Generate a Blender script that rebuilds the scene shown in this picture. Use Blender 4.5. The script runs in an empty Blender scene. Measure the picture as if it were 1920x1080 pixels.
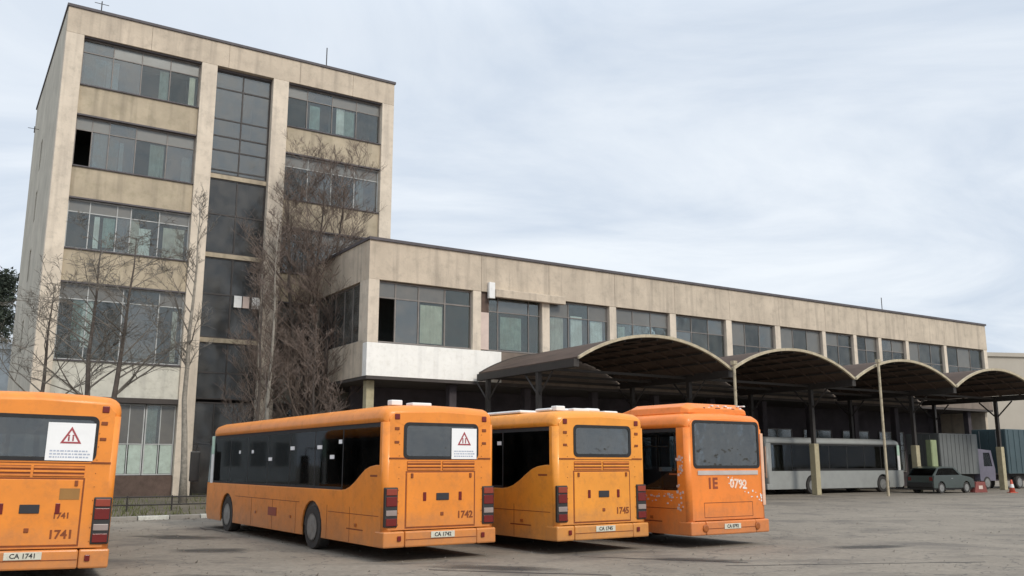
import bpy, bmesh, math, random
from mathutils import Vector, Matrix
from mathutils.geometry import tessellate_polygon
R = math.radians
rnd = random.Random(7)
S = bpy.context.scene
COL = S.collection

# ------------------------------------------------------------------ camera
CAM_H, F_PX, PITCH = 1.8, 1694.0, math.atan(330 / 1694.0)
cd = bpy.data.cameras.new('camera'); cam = bpy.data.objects.new('camera', cd); COL.objects.link(cam)
cam.location = (0, 0, CAM_H); cam.rotation_euler = (R(90) + PITCH, 0, 0)
cd.sensor_width = 36; cd.lens = F_PX / 1920 * 36; cd.clip_end = 2500; cd.clip_start = .1
S.camera = cam

# ------------------------------------------------------------------ sky, sun, exposure
SUN_EL, SUN_DIR = R(38), Vector((.55, -.60, 0)).normalized()
w = bpy.data.worlds.new('World'); S.world = w; w.use_nodes = True
nt = w.node_tree; N = nt.nodes; Lk = nt.links; N.clear()
out = N.new('ShaderNodeOutputWorld'); bg = N.new('ShaderNodeBackground'); bg.inputs['Strength'].default_value = .1
sky = N.new('ShaderNodeTexSky'); sky.sky_type = 'NISHITA'; sky.sun_disc = False
sky.sun_elevation = SUN_EL; sky.sun_rotation = math.atan2(SUN_DIR.x, SUN_DIR.y)
sky.air_density = 1.2; sky.dust_density = 2.0
tc = N.new('ShaderNodeTexCoord')
# project the view direction on a cloud deck, so that streaks flatten toward the horizon
sep = N.new('ShaderNodeSeparateXYZ'); Lk.new(tc.outputs['Generated'], sep.inputs[0])
mz = N.new('ShaderNodeMath'); mz.operation = 'MAXIMUM'; Lk.new(sep.outputs['Z'], mz.inputs[0]); mz.inputs[1].default_value = 0
az = N.new('ShaderNodeMath'); az.operation = 'ADD'; Lk.new(mz.outputs[0], az.inputs[0]); az.inputs[1].default_value = .16
dx = N.new('ShaderNodeMath'); dx.operation = 'DIVIDE'; Lk.new(sep.outputs['X'], dx.inputs[0]); Lk.new(az.outputs[0], dx.inputs[1])
dy = N.new('ShaderNodeMath'); dy.operation = 'DIVIDE'; Lk.new(sep.outputs['Y'], dy.inputs[0]); Lk.new(az.outputs[0], dy.inputs[1])
cmb = N.new('ShaderNodeCombineXYZ'); Lk.new(dx.outputs[0], cmb.inputs[0]); Lk.new(dy.outputs[0], cmb.inputs[1])
mp = N.new('ShaderNodeMapping'); mp.inputs['Rotation'].default_value = (0, 0, R(-20)); mp.inputs['Scale'].default_value = (.9, 1.3, 1)
Lk.new(cmb.outputs[0], mp.inputs[0])
n1 = N.new('ShaderNodeTexNoise'); n1.inputs['Scale'].default_value = 1.0; n1.inputs['Detail'].default_value = 8; n1.inputs['Roughness'].default_value = .58; n1.inputs['Distortion'].default_value = .9
Lk.new(mp.outputs[0], n1.inputs['Vector'])
cr = N.new('ShaderNodeValToRGB'); Lk.new(n1.outputs['Fac'], cr.inputs[0])
cr.color_ramp.elements[0].position = .32; cr.color_ramp.elements[0].color = (5.3, 6.05, 7.1, 1)
cr.color_ramp.elements[1].position = .66; cr.color_ramp.elements[1].color = (7.8, 8.25, 8.75, 1)
# an overcast sky is brighter overhead than at the horizon
zb = N.new('ShaderNodeMapRange'); Lk.new(mz.outputs[0], zb.inputs[0]); zb.inputs[1].default_value = .45; zb.inputs[2].default_value = 1
zb.inputs[3].default_value = 1; zb.inputs[4].default_value = 1.7
sc_ = N.new('ShaderNodeVectorMath'); sc_.operation = 'SCALE'; Lk.new(cr.outputs[0], sc_.inputs[0]); Lk.new(zb.outputs[0], sc_.inputs['Scale'])
mx = N.new('ShaderNodeMix'); mx.data_type = 'RGBA'; mx.inputs[0].default_value = .93
Lk.new(sky.outputs[0], mx.inputs[6]); Lk.new(sc_.outputs[0], mx.inputs[7])
Lk.new(mx.outputs[2], bg.inputs[0]); Lk.new(bg.outputs[0], out.inputs[0])
sd = bpy.data.lights.new('sun', 'SUN'); sd.energy = 1.6; sd.angle = R(14); sd.color = (1, .93, .82)
sun = bpy.data.objects.new('sun', sd); COL.objects.link(sun)
tos = Vector((SUN_DIR.x * math.cos(SUN_EL), SUN_DIR.y * math.cos(SUN_EL), math.sin(SUN_EL)))
sun.rotation_euler = tos.to_track_quat('Z', 'Y').to_euler()
S.view_settings.view_transform = 'Standard'; S.view_settings.look = 'None'
S.view_settings.exposure = 0.25; S.view_settings.gamma = 1; S.view_settings.use_curve_mapping = False
S.render.engine = 'CYCLES'
S.cycles.max_bounces = 8; S.cycles.transparent_max_bounces = 24

# ------------------------------------------------------------------ materials
MATS = {}
def mat(name, col, rough=.8, var=.12, scale=2.0, bump=.0, bscale=20, metal=0, streak=0, dirt=None, dirt_amt=0, spec=.5, coat=0, vscale=(1, 1, 1), sill=None):
    if name in MATS: return MATS[name]
    m = bpy.data.materials.new(name); m.use_nodes = True
    t = m.node_tree; n = t.nodes; l = t.links; b = n['Principled BSDF']
    b.inputs['Roughness'].default_value = rough; b.inputs['Metallic'].default_value = metal
    b.inputs['Specular IOR Level'].default_value = spec
    if coat: b.inputs['Coat Weight'].default_value = coat; b.inputs['Coat Roughness'].default_value = .15
    c = n.new('ShaderNodeTexCoord'); mpp = n.new('ShaderNodeMapping'); mpp.inputs['Scale'].default_value = vscale
    l.new(c.outputs['Object'], mpp.inputs[0])
    no = n.new('ShaderNodeTexNoise'); no.inputs['Scale'].default_value = scale; no.inputs['Detail'].default_value = 6; no.inputs['Roughness'].default_value = .62
    l.new(mpp.outputs[0], no.inputs['Vector'])
    ra = n.new('ShaderNodeValToRGB'); l.new(no.outputs['Fac'], ra.inputs[0])
    ra.color_ramp.elements[0].position = .3; ra.color_ramp.elements[1].position = .7
    lo = [x * (1 - var) for x in col]; hi = [min(1, x * (1 + var)) for x in col]
    ra.color_ramp.elements[0].color = (*lo, 1); ra.color_ramp.elements[1].color = (*hi, 1)
    last = ra.outputs[0]
    if streak:
        mp2 = n.new('ShaderNodeMapping'); mp2.inputs['Scale'].default_value = (2.3, 2.3, .16); l.new(c.outputs['Object'], mp2.inputs[0])
        n2 = n.new('ShaderNodeTexNoise'); n2.inputs['Scale'].default_value = 1.0; n2.inputs['Detail'].default_value = 5; l.new(mp2.outputs[0], n2.inputs['Vector'])
        r2 = n.new('ShaderNodeValToRGB'); l.new(n2.outputs['Fac'], r2.inputs[0])
        r2.color_ramp.elements[0].position = .50; r2.color_ramp.elements[1].position = .72
        r2.color_ramp.elements[0].color = (0, 0, 0, 1); r2.color_ramp.elements[1].color = (streak,) * 3 + (1,)
        mi = n.new('ShaderNodeMix'); mi.data_type = 'RGBA'; l.new(r2.outputs[0], mi.inputs[0]); l.new(last, mi.inputs[6])
        mi.inputs[7].default_value = (col[0] * .42, col[1] * .42, col[2] * .44, 1); last = mi.outputs[2]
    if dirt_amt:
        n3 = n.new('ShaderNodeTexNoise'); n3.inputs['Scale'].default_value = scale * 3.1; n3.inputs['Detail'].default_value = 8; n3.inputs['Roughness'].default_value = .7
        l.new(mpp.outputs[0], n3.inputs['Vector'])
        r3 = n.new('ShaderNodeValToRGB'); l.new(n3.outputs['Fac'], r3.inputs[0])
        r3.color_ramp.elements[0].position = .5; r3.color_ramp.elements[1].position = .75
        r3.color_ramp.elements[0].color = (0, 0, 0, 1); r3.color_ramp.elements[1].color = (dirt_amt,) * 3 + (1,)
        mi = n.new('ShaderNodeMix'); mi.data_type = 'RGBA'; l.new(r3.outputs[0], mi.inputs[0]); l.new(last, mi.inputs[6])
        mi.inputs[7].default_value = (*(dirt or (.1, .08, .06)), 1); last = mi.outputs[2]
        rr = n.new('ShaderNodeMapRange'); l.new(r3.outputs[0], rr.inputs[0]); rr.inputs[3].default_value = rough; rr.inputs[4].default_value = min(1, rough + .4)
        l.new(rr.outputs[0], b.inputs['Roughness'])
    if sill:      # road dust kicked up along the sills
        sp_ = n.new('ShaderNodeSeparateXYZ'); l.new(c.outputs['Object'], sp_.inputs[0])
        n4 = n.new('ShaderNodeTexNoise'); n4.inputs['Scale'].default_value = 2.6; n4.inputs['Detail'].default_value = 8; n4.inputs['Roughness'].default_value = .7; l.new(c.outputs['Object'], n4.inputs['Vector'])
        a1 = n.new('ShaderNodeMath'); a1.operation = 'MULTIPLY_ADD'; l.new(n4.outputs['Fac'], a1.inputs[0]); a1.inputs[1].default_value = 1.3; l.new(sp_.outputs['Z'], a1.inputs[2])
        r4 = n.new('ShaderNodeMapRange'); l.new(a1.outputs[0], r4.inputs[0]); r4.inputs[1].default_value = .85; r4.inputs[2].default_value = 1.75; r4.inputs[3].default_value = .5; r4.inputs[4].default_value = 0
        mi = n.new('ShaderNodeMix'); mi.data_type = 'RGBA'; l.new(r4.outputs[0], mi.inputs[0]); l.new(last, mi.inputs[6]); mi.inputs[7].default_value = (*sill, 1); last = mi.outputs[2]
    l.new(last, b.inputs['Base Color'])
    if bump:
        nb = n.new('ShaderNodeTexNoise'); nb.inputs['Scale'].default_value = bscale; nb.inputs['Detail'].default_value = 5; l.new(c.outputs['Object'], nb.inputs['Vector'])
        bu = n.new('ShaderNodeBump'); bu.inputs['Strength'].default_value = bump; bu.inputs['Distance'].default_value = .02
        l.new(nb.outputs['Fac'], bu.inputs['Height']); l.new(bu.outputs[0], b.inputs['Normal'])
    MATS[name] = m; return m

def glass(name, tint, refl=.12, rough=.06, wav=.15, dust=(.04, .26), ior=1.5, gcol=(.85, .9, .92)):
    if name in MATS: return MATS[name]
    m = bpy.data.materials.new(name); m.use_nodes = True
    t = m.node_tree; n = t.nodes; l = t.links; n.clear()
    o = n.new('ShaderNodeOutputMaterial'); tr = n.new('ShaderNodeBsdfTransparent'); tr.inputs[0].default_value = (*tint, 1)
    gl = n.new('ShaderNodeBsdfGlossy'); gl.inputs['Roughness'].default_value = rough; gl.inputs[0].default_value = (*gcol, 1)
    df = n.new('ShaderNodeBsdfDiffuse'); df.inputs[0].default_value = (.30, .28, .25, 1)
    fr = n.new('ShaderNodeFresnel'); fr.inputs[0].default_value = ior
    ad = n.new('ShaderNodeMath'); ad.operation = 'ADD'; ad.use_clamp = True; l.new(fr.outputs[0], ad.inputs[0]); ad.inputs[1].default_value = refl
    mi = n.new('ShaderNodeMixShader'); l.new(ad.outputs[0], mi.inputs[0]); l.new(tr.outputs[0], mi.inputs[1]); l.new(gl.outputs[0], mi.inputs[2])
    # a film of dust, uneven
    c = n.new('ShaderNodeTexCoord'); no = n.new('ShaderNodeTexNoise'); no.inputs['Scale'].default_value = 1.7; no.inputs['Detail'].default_value = 6
    l.new(c.outputs['Object'], no.inputs['Vector'])
    mr = n.new('ShaderNodeMapRange'); l.new(no.outputs['Fac'], mr.inputs[0]); mr.inputs[1].default_value = .3; mr.inputs[2].default_value = .8; mr.inputs[3].default_value = dust[0]; mr.inputs[4].default_value = dust[1]
    m2 = n.new('ShaderNodeMixShader'); l.new(mr.outputs[0], m2.inputs[0]); l.new(mi.outputs[0], m2.inputs[1]); l.new(df.outputs[0], m2.inputs[2])
    bu = n.new('ShaderNodeBump'); bu.inputs['Strength'].default_value = wav; bu.inputs['Distance'].default_value = .02
    nb = n.new('ShaderNodeTexNoise'); nb.inputs['Scale'].default_value = 2.2; l.new(c.outputs['Object'], nb.inputs['Vector']); l.new(nb.outputs['Fac'], bu.inputs['Height']); l.new(bu.outputs[0], gl.inputs['Normal'])
    l.new(m2.outputs[0], o.inputs[0]); MATS[name] = m; return m

concrete = mat('pale_concrete', (.55, .465, .365), .9, .15, .55, .5, 9, streak=.5, dirt=(.24, .21, .17), dirt_amt=.5)
pierc = mat('pier_concrete', (.67, .58, .47), .9, .13, .7, .5, 9, streak=.4, dirt=(.28, .25, .20), dirt_amt=.5)
spandc = mat('spandrel_concrete', (.44, .37, .27), .92, .16, .8, .5, 9, streak=.55, dirt=(.22, .20, .12), dirt_amt=.4)
sidec = mat('side_wall_concrete', (.50, .46, .38), .92, .16, .4, .5, 9, streak=.4, dirt=(.24, .22, .18), dirt_amt=.4)
lowwhite = mat('faded_white_paint', (.62, .60, .52), .85, .1, 1.3, .3, 9, streak=.35, dirt=(.30, .28, .22), dirt_amt=.45)
brightwhite = mat('fresh_white_paint', (.90, .88, .83), .75, .05, 1.3, .2, 9, streak=.22, dirt=(.5, .46, .38), dirt_amt=.35)
coping = mat('dark_roof_coping', (.09, .08, .085), .7, .2, 2)
roofm = mat('roof_felt', (.10, .10, .10), .9, .2, 1)
framem = mat('grey_window_frame', (.20, .18, .165), .6, .2, 2)
framew = mat('pale_window_frame', (.45, .46, .45), .6, .15, 2)
glassS = glass('brown_stair_glass', (.42, .40, .40), .03, .15, dust=(.02, .22))
framed = mat('dark_steel_frame', (.04, .034, .032), .6, .2, 2)
glassA = glass('window_glass', (.86, .90, .89), .04, dust=(.0, .16))
glassB = glass('window_glass_dull', (.62, .68, .70), .10, .15, dust=(.05, .35))
glassC = glass('window_glass_clear', (.90, .95, .93), .02, dust=(.0, .12))
glassT = glass('frosted_top_glass', (.60, .62, .62), .08, .3, dust=(.25, .5))
curtain_teal = mat('teal_curtain', (.34, .44, .42), .9, .2, 3)
curtain_grey = mat('grey_green_curtain', (.30, .34, .31), .9, .2, 3)
curtain_white = mat('white_curtain', (.86, .90, .87), .9, .12, 3)
curtain_cream = mat('cream_curtain', (.62, .58, .50), .9, .15, 3)
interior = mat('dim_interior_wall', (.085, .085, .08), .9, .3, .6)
brick = mat('brown_plinth', (.11, .075, .06), .9, .25, 3, .4, 20)
greenp = mat('pale_green_panel', (.42, .50, .44), .7, .12, 2, dirt=(.2, .2, .16), dirt_amt=.4)
pinkm = mat('pale_pink_plaster', (.62, .50, .44), .9, .1, 2)
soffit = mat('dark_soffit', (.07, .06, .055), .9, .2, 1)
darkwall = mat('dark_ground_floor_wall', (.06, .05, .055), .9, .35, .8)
vaultm = mat('rusty_vault_steel', (.080, .052, .038), .88, .3, 1.1, dirt=(.03, .02, .016), dirt_amt=.6, vscale=(1, .3, 1))
rimm = mat('cream_rim_paint', (.46, .395, .28), .85, .2, 2, dirt=(.12, .09, .06), dirt_amt=.7)
postlow = mat('cream_post_paint', (.42, .37, .24), .85, .15, 2, dirt=(.2, .16, .1), dirt_amt=.5)
steel = mat('dark_steel', (.035, .03, .027), .7, .2, 3)
galv = mat('galvanised_steel', (.34, .35, .36), .5, .15, 3, metal=.6)
rubber = mat('black_rubber', (.02, .02, .021), .8, .2, 6)
tyre = mat('dusty_tyre', (.045, .042, .04), .9, .25, 6)
rim = mat('wheel_rim', (.26, .26, .25), .55, .2, 6, metal=.4)
blackp = mat('black_plastic', (.025, .024, .024), .5, .2, 5)
redlamp = mat('red_lamp', (.15, .012, .01), .25, .1, 5)
redsoft = mat('faded_red_lamp', (.26, .04, .02), .4, .1, 5)
clearlamp = mat('clear_lamp', (.30, .24, .22), .3, .1, 5)
amber = mat('amber_lamp', (.35, .10, .02), .3, .1, 5)
whitep = mat('white_paint', (.80, .80, .78), .5, .05, 2, dirt=(.4, .38, .34), dirt_amt=.35)
paper = mat('white_poster_paper', (.86, .86, .86), .8, .04, 3)
redink = mat('dull_red_print', (.36, .07, .08), .8, .1, 4)
greyink = mat('grey_blue_print', (.42, .46, .56), .8, .1, 4)
darkink = mat('dark_print', (.03, .03, .035), .8, .1, 4)
plate = mat('plate_white', (.62, .60, .50), .6, .08, 4, dirt=(.3, .26, .2), dirt_amt=.4)
og = dict(rough=.5, var=.10, scale=1.1, dirt=(.30, .12, .045), dirt_amt=.4, coat=.2, bump=.10, bscale=2.2, sill=(.20, .15, .11))
orange2 = mat('orange_bus_paint', (.80, .255, .025), **og)
orange3 = mat('amber_orange_bus_paint', (.82, .31, .033), **og)
orange4 = mat('red_orange_bus_paint', (.85, .235, .03), **og)
seam = mat('dark_orange_seam', (.22, .055, .012), .7, .2, 3)
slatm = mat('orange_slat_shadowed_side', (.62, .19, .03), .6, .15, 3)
seatm = mat('dark_seat_fabric', (.05, .045, .06), .9, .3, 4)
handle = mat('pale_grab_rail', (.55, .55, .55), .4, .1, 4)
headrest = mat('white_headrest_cover', (.8, .8, .8), .8, .05, 4)
businside = mat('bus_lining', (.10, .095, .09), .8, .2, 2)
busglass = glass('tinted_bus_glass', (.80, .84, .86), .02, .04, .03, dust=(.0, .02), ior=1.33, gcol=(.38, .40, .42))
busrear = glass('tinted_rear_glass', (.30, .34, .38), .09, .03, .5, dust=(.02, .16))
kerbm = mat('kerb_concrete', (.30, .28, .25), .9, .15, 2, .4, 12)
kerbw = mat('kerb_white_paint', (.60, .60, .54), .85, .12, 3, dirt=(.25, .23, .2), dirt_amt=.6)
soil = mat('verge_soil', (.12, .10, .07), .95, .35, .8, .6, 8)
grassm = mat('winter_grass', (.12, .13, .05), .95, .4, 2)
barkd = mat('dark_bark', (.085, .07, .06), .95, .3, 4, .6, 12)
barkl = mat('pale_mottled_bark', (.27, .245, .205), .9, .3, 5, .4, 12, dirt=(.08, .07, .06), dirt_amt=.8)
twigm = mat('brown_twig', (.15, .115, .095), .95, .3, 2)
twigg = mat('grey_twig', (.15, .135, .115), .95, .3, 2)
leafdark = mat('dark_evergreen_leaf', (.03, .04, .025), .8, .4, 1.2)
farbeige = mat('far_beige_render', (.44, .40, .34), .95, .07, .3)
farpale = mat('pale_grey_render', (.44, .48, .50), .9, .2, .8, streak=.3)
teal = mat('dark_teal_paint', (.045, .075, .085), .5, .15, 1)
carpaint = mat('dark_green_car_paint', (.035, .05, .045), .35, .1, 2, coat=.5)
conem = mat('red_orange_plastic', (.60, .12, .07), .6, .1, 4)
tarm = mat('tar_filler', (.03, .028, .027), .7, .2, 4)
limeg = mat('lime_green_paint', (.28, .33, .18), .7, .1, 3)

def ground_mat():
    m = bpy.data.materials.new('dusty_asphalt'); m.use_nodes = True
    t = m.node_tree; n = t.nodes; l = t.links; b = n['Principled BSDF']; b.inputs['Roughness'].default_value = .93
    c = n.new('ShaderNodeTexCoord')
    def noise(sc, det, vs=(1, 1, 1), rot=0, dis=0):
        mp = n.new('ShaderNodeMapping'); mp.inputs['Scale'].default_value = vs; mp.inputs['Rotation'].default_value = (0, 0, rot); l.new(c.outputs['Object'], mp.inputs[0])
        no = n.new('ShaderNodeTexNoise'); no.inputs['Scale'].default_value = sc; no.inputs['Detail'].default_value = det; no.inputs['Roughness'].default_value = .65; no.inputs['Distortion'].default_value = dis
        l.new(mp.outputs[0], no.inputs['Vector']); return no.outputs['Fac']
    def ramp(s, p0, c0, p1, c1):
        r = n.new('ShaderNodeValToRGB'); l.new(s, r.inputs[0]); e = r.color_ramp.elements
        e[0].position = p0; e[0].color = (*c0, 1); e[1].position = p1; e[1].color = (*c1, 1); return r.outputs[0]
    def mix(f, a, bcol):
        x = n.new('ShaderNodeMix'); x.data_type = 'RGBA'; l.new(f, x.inputs[0]); l.new(a, x.inputs[6])
        if isinstance(bcol, tuple): x.inputs[7].default_value = (*bcol, 1)
        else: l.new(bcol, x.inputs[7])
        return x.outputs[2]
    base = ramp(noise(.22, 8), .3, (.175, .146, .112), .7, (.285, .243, .19))
    fine = ramp(noise(9, 8), .35, (.15, .132, .11), .7, (.36, .322, .265))
    x = n.new('ShaderNodeMix'); x.data_type = 'RGBA'; x.inputs[0].default_value = .35; l.new(base, x.inputs[6]); l.new(fine, x.inputs[7]); last = x.outputs[2]
    last = mix(ramp(noise(.42, 8, (.8, 1.2, 1), R(12), .5), .50, (0, 0, 0), .68, (.7, .7, .7)), last, (.085, .076, .068))
    last = mix(ramp(noise(1.3, 8, (.9, 1.2, 1), R(-8), .3), .62, (0, 0, 0), .72, (.6, .6, .6)), last, (.05, .045, .042))
    vo = n.new('ShaderNodeTexVoronoi'); vo.feature = 'DISTANCE_TO_EDGE'; vo.inputs['Scale'].default_value = .42
    ds = n.new('ShaderNodeTexNoise'); ds.inputs['Scale'].default_value = 2.5; ds.inputs['Detail'].default_value = 5; l.new(c.outputs['Object'], ds.inputs['Vector'])
    va = n.new('ShaderNodeVectorMath'); va.operation = 'SCALE'; va.inputs['Scale'].default_value = .9; l.new(ds.outputs['Color'], va.inputs[0])
    vb = n.new('ShaderNodeVectorMath'); vb.operation = 'ADD'; l.new(c.outputs['Object'], vb.inputs[0]); l.new(va.outputs[0], vb.inputs[1]); l.new(vb.outputs[0], vo.inputs['Vector'])
    last = mix(ramp(vo.outputs['Distance'], .0, (.5, .8, .8), .012, (0, 0, 0)), last, (.06, .055, .05))
    l.new(last, b.inputs['Base Color'])
    bu = n.new('ShaderNodeBump'); bu.inputs['Strength'].default_value = .6; bu.inputs['Distance'].default_value = .015; l.new(noise(30, 6), bu.inputs['Height']); l.new(bu.outputs[0], b.inputs['Normal'])
    return m
groundm = ground_mat()

# ------------------------------------------------------------------ mesh helpers
class MB:
    def __init__(s): s.v = []; s.f = []
    def box(s, x0, x1, y0, y1, z0, z1):
        i = len(s.v)
        s.v += [(x, y, z) for z in (z0, z1) for y in (y0, y1) for x in (x0, x1)]
        s.f += [tuple(i + k for k in q) for q in ((0, 2, 3, 1), (4, 5, 7, 6), (0, 1, 5, 4), (2, 6, 7, 3), (0, 4, 6, 2), (1, 3, 7, 5))]
        return s
    def panel(s, outer, holes, O, A, B, Nn, th):
        """polygon with holes in the plane (O, A, B), given thickness th against Nn"""
        O, A, B, Nn = map(Vector, (O, A, B, Nn)); loops = [outer] + list(holes)
        flat = [p for l in loops for p in l]
        tris = tessellate_polygon([[Vector((p[0], p[1], 0)) for p in l] for l in loops])
        i = len(s.v); n = len(flat)
        s.v += [tuple(O + A * p[0] + B * p[1]) for p in flat]
        s.v += [tuple(O + A * p[0] + B * p[1] - Nn * th) for p in flat]
        for t in tris:
            s.f.append(tuple(i + k for k in t)); s.f.append(tuple(i + n + k for k in reversed(t)))
        k0 = 0
        for l in loops:
            m = len(l)
            for k in range(m):
                a, b = k0 + k, k0 + (k + 1) % m
                s.f.append((i + a, i + b, i + n + b, i + n + a))
            k0 += m
        return s
    def tube(s, pts, rads, n=6, cap=True):
        prev = None; first = None
        for k, p in enumerate(pts):
            p = Vector(p)
            d = (Vector(pts[min(k + 1, len(pts) - 1)]) - Vector(pts[max(k - 1, 0)])).normalized()
            a = d.cross(Vector((0, 0, 1)) if abs(d.z) < .9 else Vector((1, 0, 0))).normalized(); b = d.cross(a)
            r = rads[k] if isinstance(rads, (list, tuple)) else rads
            i = len(s.v)
            s.v += [tuple(p + a * (r * math.cos(2 * math.pi * j / n)) + b * (r * math.sin(2 * math.pi * j / n))) for j in range(n)]
            if prev is not None:
                s.f += [(prev + j, prev + (j + 1) % n, i + (j + 1) % n, i + j) for j in range(n)]
            else: first = i
            prev = i
        if cap:
            s.f.append(tuple(first + j for j in reversed(range(n)))); s.f.append(tuple(prev + j for j in range(n)))
        return s
    def lathe(s, prof, c, axis, n=20):
        """prof: (radius, along) pairs; axis 'x' or 'z'"""
        i = len(s.v); c = Vector(c)
        for r, h in prof:
            for j in range(n):
                a = 2 * math.pi * j / n; u_, v_ = r * math.cos(a), r * math.sin(a)
                s.v.append(tuple(c + (Vector((h, u_, v_)) if axis == 'x' else Vector((u_, v_, h)) if axis == 'z' else Vector((u_, h, v_)))))
        for k in range(len(prof) - 1):
            for j in range(n):
                a, b = i + k * n + j, i + k * n + (j + 1) % n
                s.f.append((a, b, b + n, a + n))
        s.f.append(tuple(i + j for j in reversed(range(n)))); m = i + (len(prof) - 1) * n; s.f.append(tuple(m + j for j in range(n)))
        return s
    def rings(s, rings_, cap=True):
        i = len(s.v); n = len(rings_[0])
        for r in rings_: s.v += [tuple(p) for p in r]
        for k in range(len(rings_) - 1):
            for j in range(n):
                a, b = i + k * n + j, i + k * n + (j + 1) % n
                s.f.append((a, b, b + n, a + n))
        if cap:
            s.f.append(tuple(i + j for j in range(n))); m = i + (len(rings_) - 1) * n; s.f.append(tuple(m + j for j in reversed(range(n))))
        return s
    def build(s, name, m, parent=None, bevel=0, smooth=False, recalc=True):
        me = bpy.data.meshes.new(name); me.from_pydata(s.v, [], s.f); me.update()
        if recalc:
            bm = bmesh.new(); bm.from_mesh(me); bmesh.ops.recalc_face_normals(bm, faces=bm.faces); bm.to_mesh(me); bm.free()
        me.materials.append(m)
        if smooth:
            for p in me.polygons: p.use_smooth = True
        o = bpy.data.objects.new(name, me); COL.objects.link(o); o.parent = parent
        if bevel:
            b = o.modifiers.new('bevel', 'BEVEL'); b.width = bevel; b.segments = 2; b.limit_method = 'ANGLE'; b.angle_limit = R(40)
        return o
def tag(o, label=None, cat=None, group=None, kind=None):
    for k, v in (('label', label), ('category', cat), ('group', group), ('kind', kind)):
        if v: o[k] = v
    return o
def empty(name, loc, rz, label, cat, group=None):
    o = bpy.data.objects.new(name, None); COL.objects.link(o); o.location = loc; o.rotation_euler = (0, 0, rz); o.empty_display_size = .5
    return tag(o, label, cat, group)
def text(name, body, size, loc, rot, m, parent, bold=.0, ext=.002, align='CENTER'):
    c = bpy.data.curves.new(name, 'FONT'); c.body = body; c.size = size; c.extrude = ext; c.offset = bold; c.align_x = align; c.align_y = 'CENTER'; c.resolution_u = 2
    t = bpy.data.objects.new('tmp', c); COL.objects.link(t)
    me = bpy.data.meshes.new_from_object(t.evaluated_get(bpy.context.evaluated_depsgraph_get()))
    bpy.data.objects.remove(t); me.materials.clear(); me.materials.append(m)
    o = bpy.data.objects.new(name, me); COL.objects.link(o); o.location = loc; o.rotation_euler = rot; o.parent = parent; return o
def copy_tree(o, parent=None):
    c = o.copy(); COL.objects.link(c)
    if parent is not None: c.parent = parent
    for ch in list(o.children): copy_tree(ch, c)
    return c

def gz(y):   # the yard rises very slightly away from the camera
    t = min(1, max(0, (y - 22) / 26.0)); t = t * t * (3 - 2 * t)
    return -.07 + .22 * t

# ------------------------------------------------------------------ ground
m = MB(); ys = [-60, 0, 10, 18] + [22 + k for k in range(27)] + [60, 90, 150, 300, 900]; xs = [-700, -100, -40, 0, 40, 100, 700]
for y in ys:
    for x in xs: m.v.append((x, y, gz(y)))
for j in range(len(ys) - 1):
    for i in range(len(xs) - 1):
        a = j * len(xs) + i; m.f.append((a, a + 1, a + 1 + len(xs), a + len(xs)))
tag(m.build('ground', groundm, recalc=False), kind='structure')
def seam_strip(pts, wd):
    m = MB()
    for i, (x, y) in enumerate(pts):
        w2 = wd * rnd.uniform(.5, 1.2)
        m.v += [(x, y - w2, gz(y) + .004), (x, y + w2, gz(y) + .004)]
        if i: m.f.append((2 * i - 2, 2 * i, 2 * i + 1, 2 * i - 1))
    tag(m.build('tar_seam', tarm, recalc=False), kind='structure')
seam_strip([(1.4 + .35 * k, 19.3 - .13 * k + rnd.uniform(-.04, .04)) for k in range(10)], .05)
seam_strip([(-9.2 + .3 * k, 27.4 - .35 * k + rnd.uniform(-.1, .1)) for k in range(6)], .07)
seam_strip([(4.0 + .4 * k, 17.6 + .05 * k + rnd.uniform(-.04, .04)) for k in range(14)], .03)
seam_strip([(-1.5 + .4 * k, 16.9 - .10 * k + rnd.uniform(-.05, .05)) for k in range(9)], .05)

def stain_shade(cx, cy, rx, ry, seed, rot=0):
    m_ = bpy.data.materials.get('oil_stain_film')
    if not m_:
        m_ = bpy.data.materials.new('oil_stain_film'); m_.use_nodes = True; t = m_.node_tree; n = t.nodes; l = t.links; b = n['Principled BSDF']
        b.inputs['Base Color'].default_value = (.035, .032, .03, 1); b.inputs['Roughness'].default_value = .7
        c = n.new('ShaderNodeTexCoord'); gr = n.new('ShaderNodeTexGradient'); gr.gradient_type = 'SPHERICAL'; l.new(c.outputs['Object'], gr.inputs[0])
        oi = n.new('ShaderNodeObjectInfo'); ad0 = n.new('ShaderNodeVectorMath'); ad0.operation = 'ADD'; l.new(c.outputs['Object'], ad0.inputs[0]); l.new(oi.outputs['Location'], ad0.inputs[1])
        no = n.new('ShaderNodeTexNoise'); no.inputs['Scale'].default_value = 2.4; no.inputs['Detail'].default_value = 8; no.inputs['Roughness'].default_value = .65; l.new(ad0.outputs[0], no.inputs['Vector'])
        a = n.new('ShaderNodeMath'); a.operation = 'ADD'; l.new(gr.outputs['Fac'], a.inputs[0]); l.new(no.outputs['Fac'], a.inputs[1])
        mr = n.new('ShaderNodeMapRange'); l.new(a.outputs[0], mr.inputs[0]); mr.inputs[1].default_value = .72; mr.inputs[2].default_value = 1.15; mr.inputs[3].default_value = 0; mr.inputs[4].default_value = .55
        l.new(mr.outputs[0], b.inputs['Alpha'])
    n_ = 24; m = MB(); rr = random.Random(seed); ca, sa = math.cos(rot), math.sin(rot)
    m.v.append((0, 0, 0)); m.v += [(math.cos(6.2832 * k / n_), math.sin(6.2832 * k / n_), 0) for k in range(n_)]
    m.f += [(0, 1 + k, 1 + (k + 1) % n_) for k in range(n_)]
    o = m.build('oil_stain', m_, recalc=False); o.scale = (rx, ry, 1); o.location = (cx, cy, gz(cy) + .006); o.rotation_euler = (0, 0, rot); tag(o, kind='structure')
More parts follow.
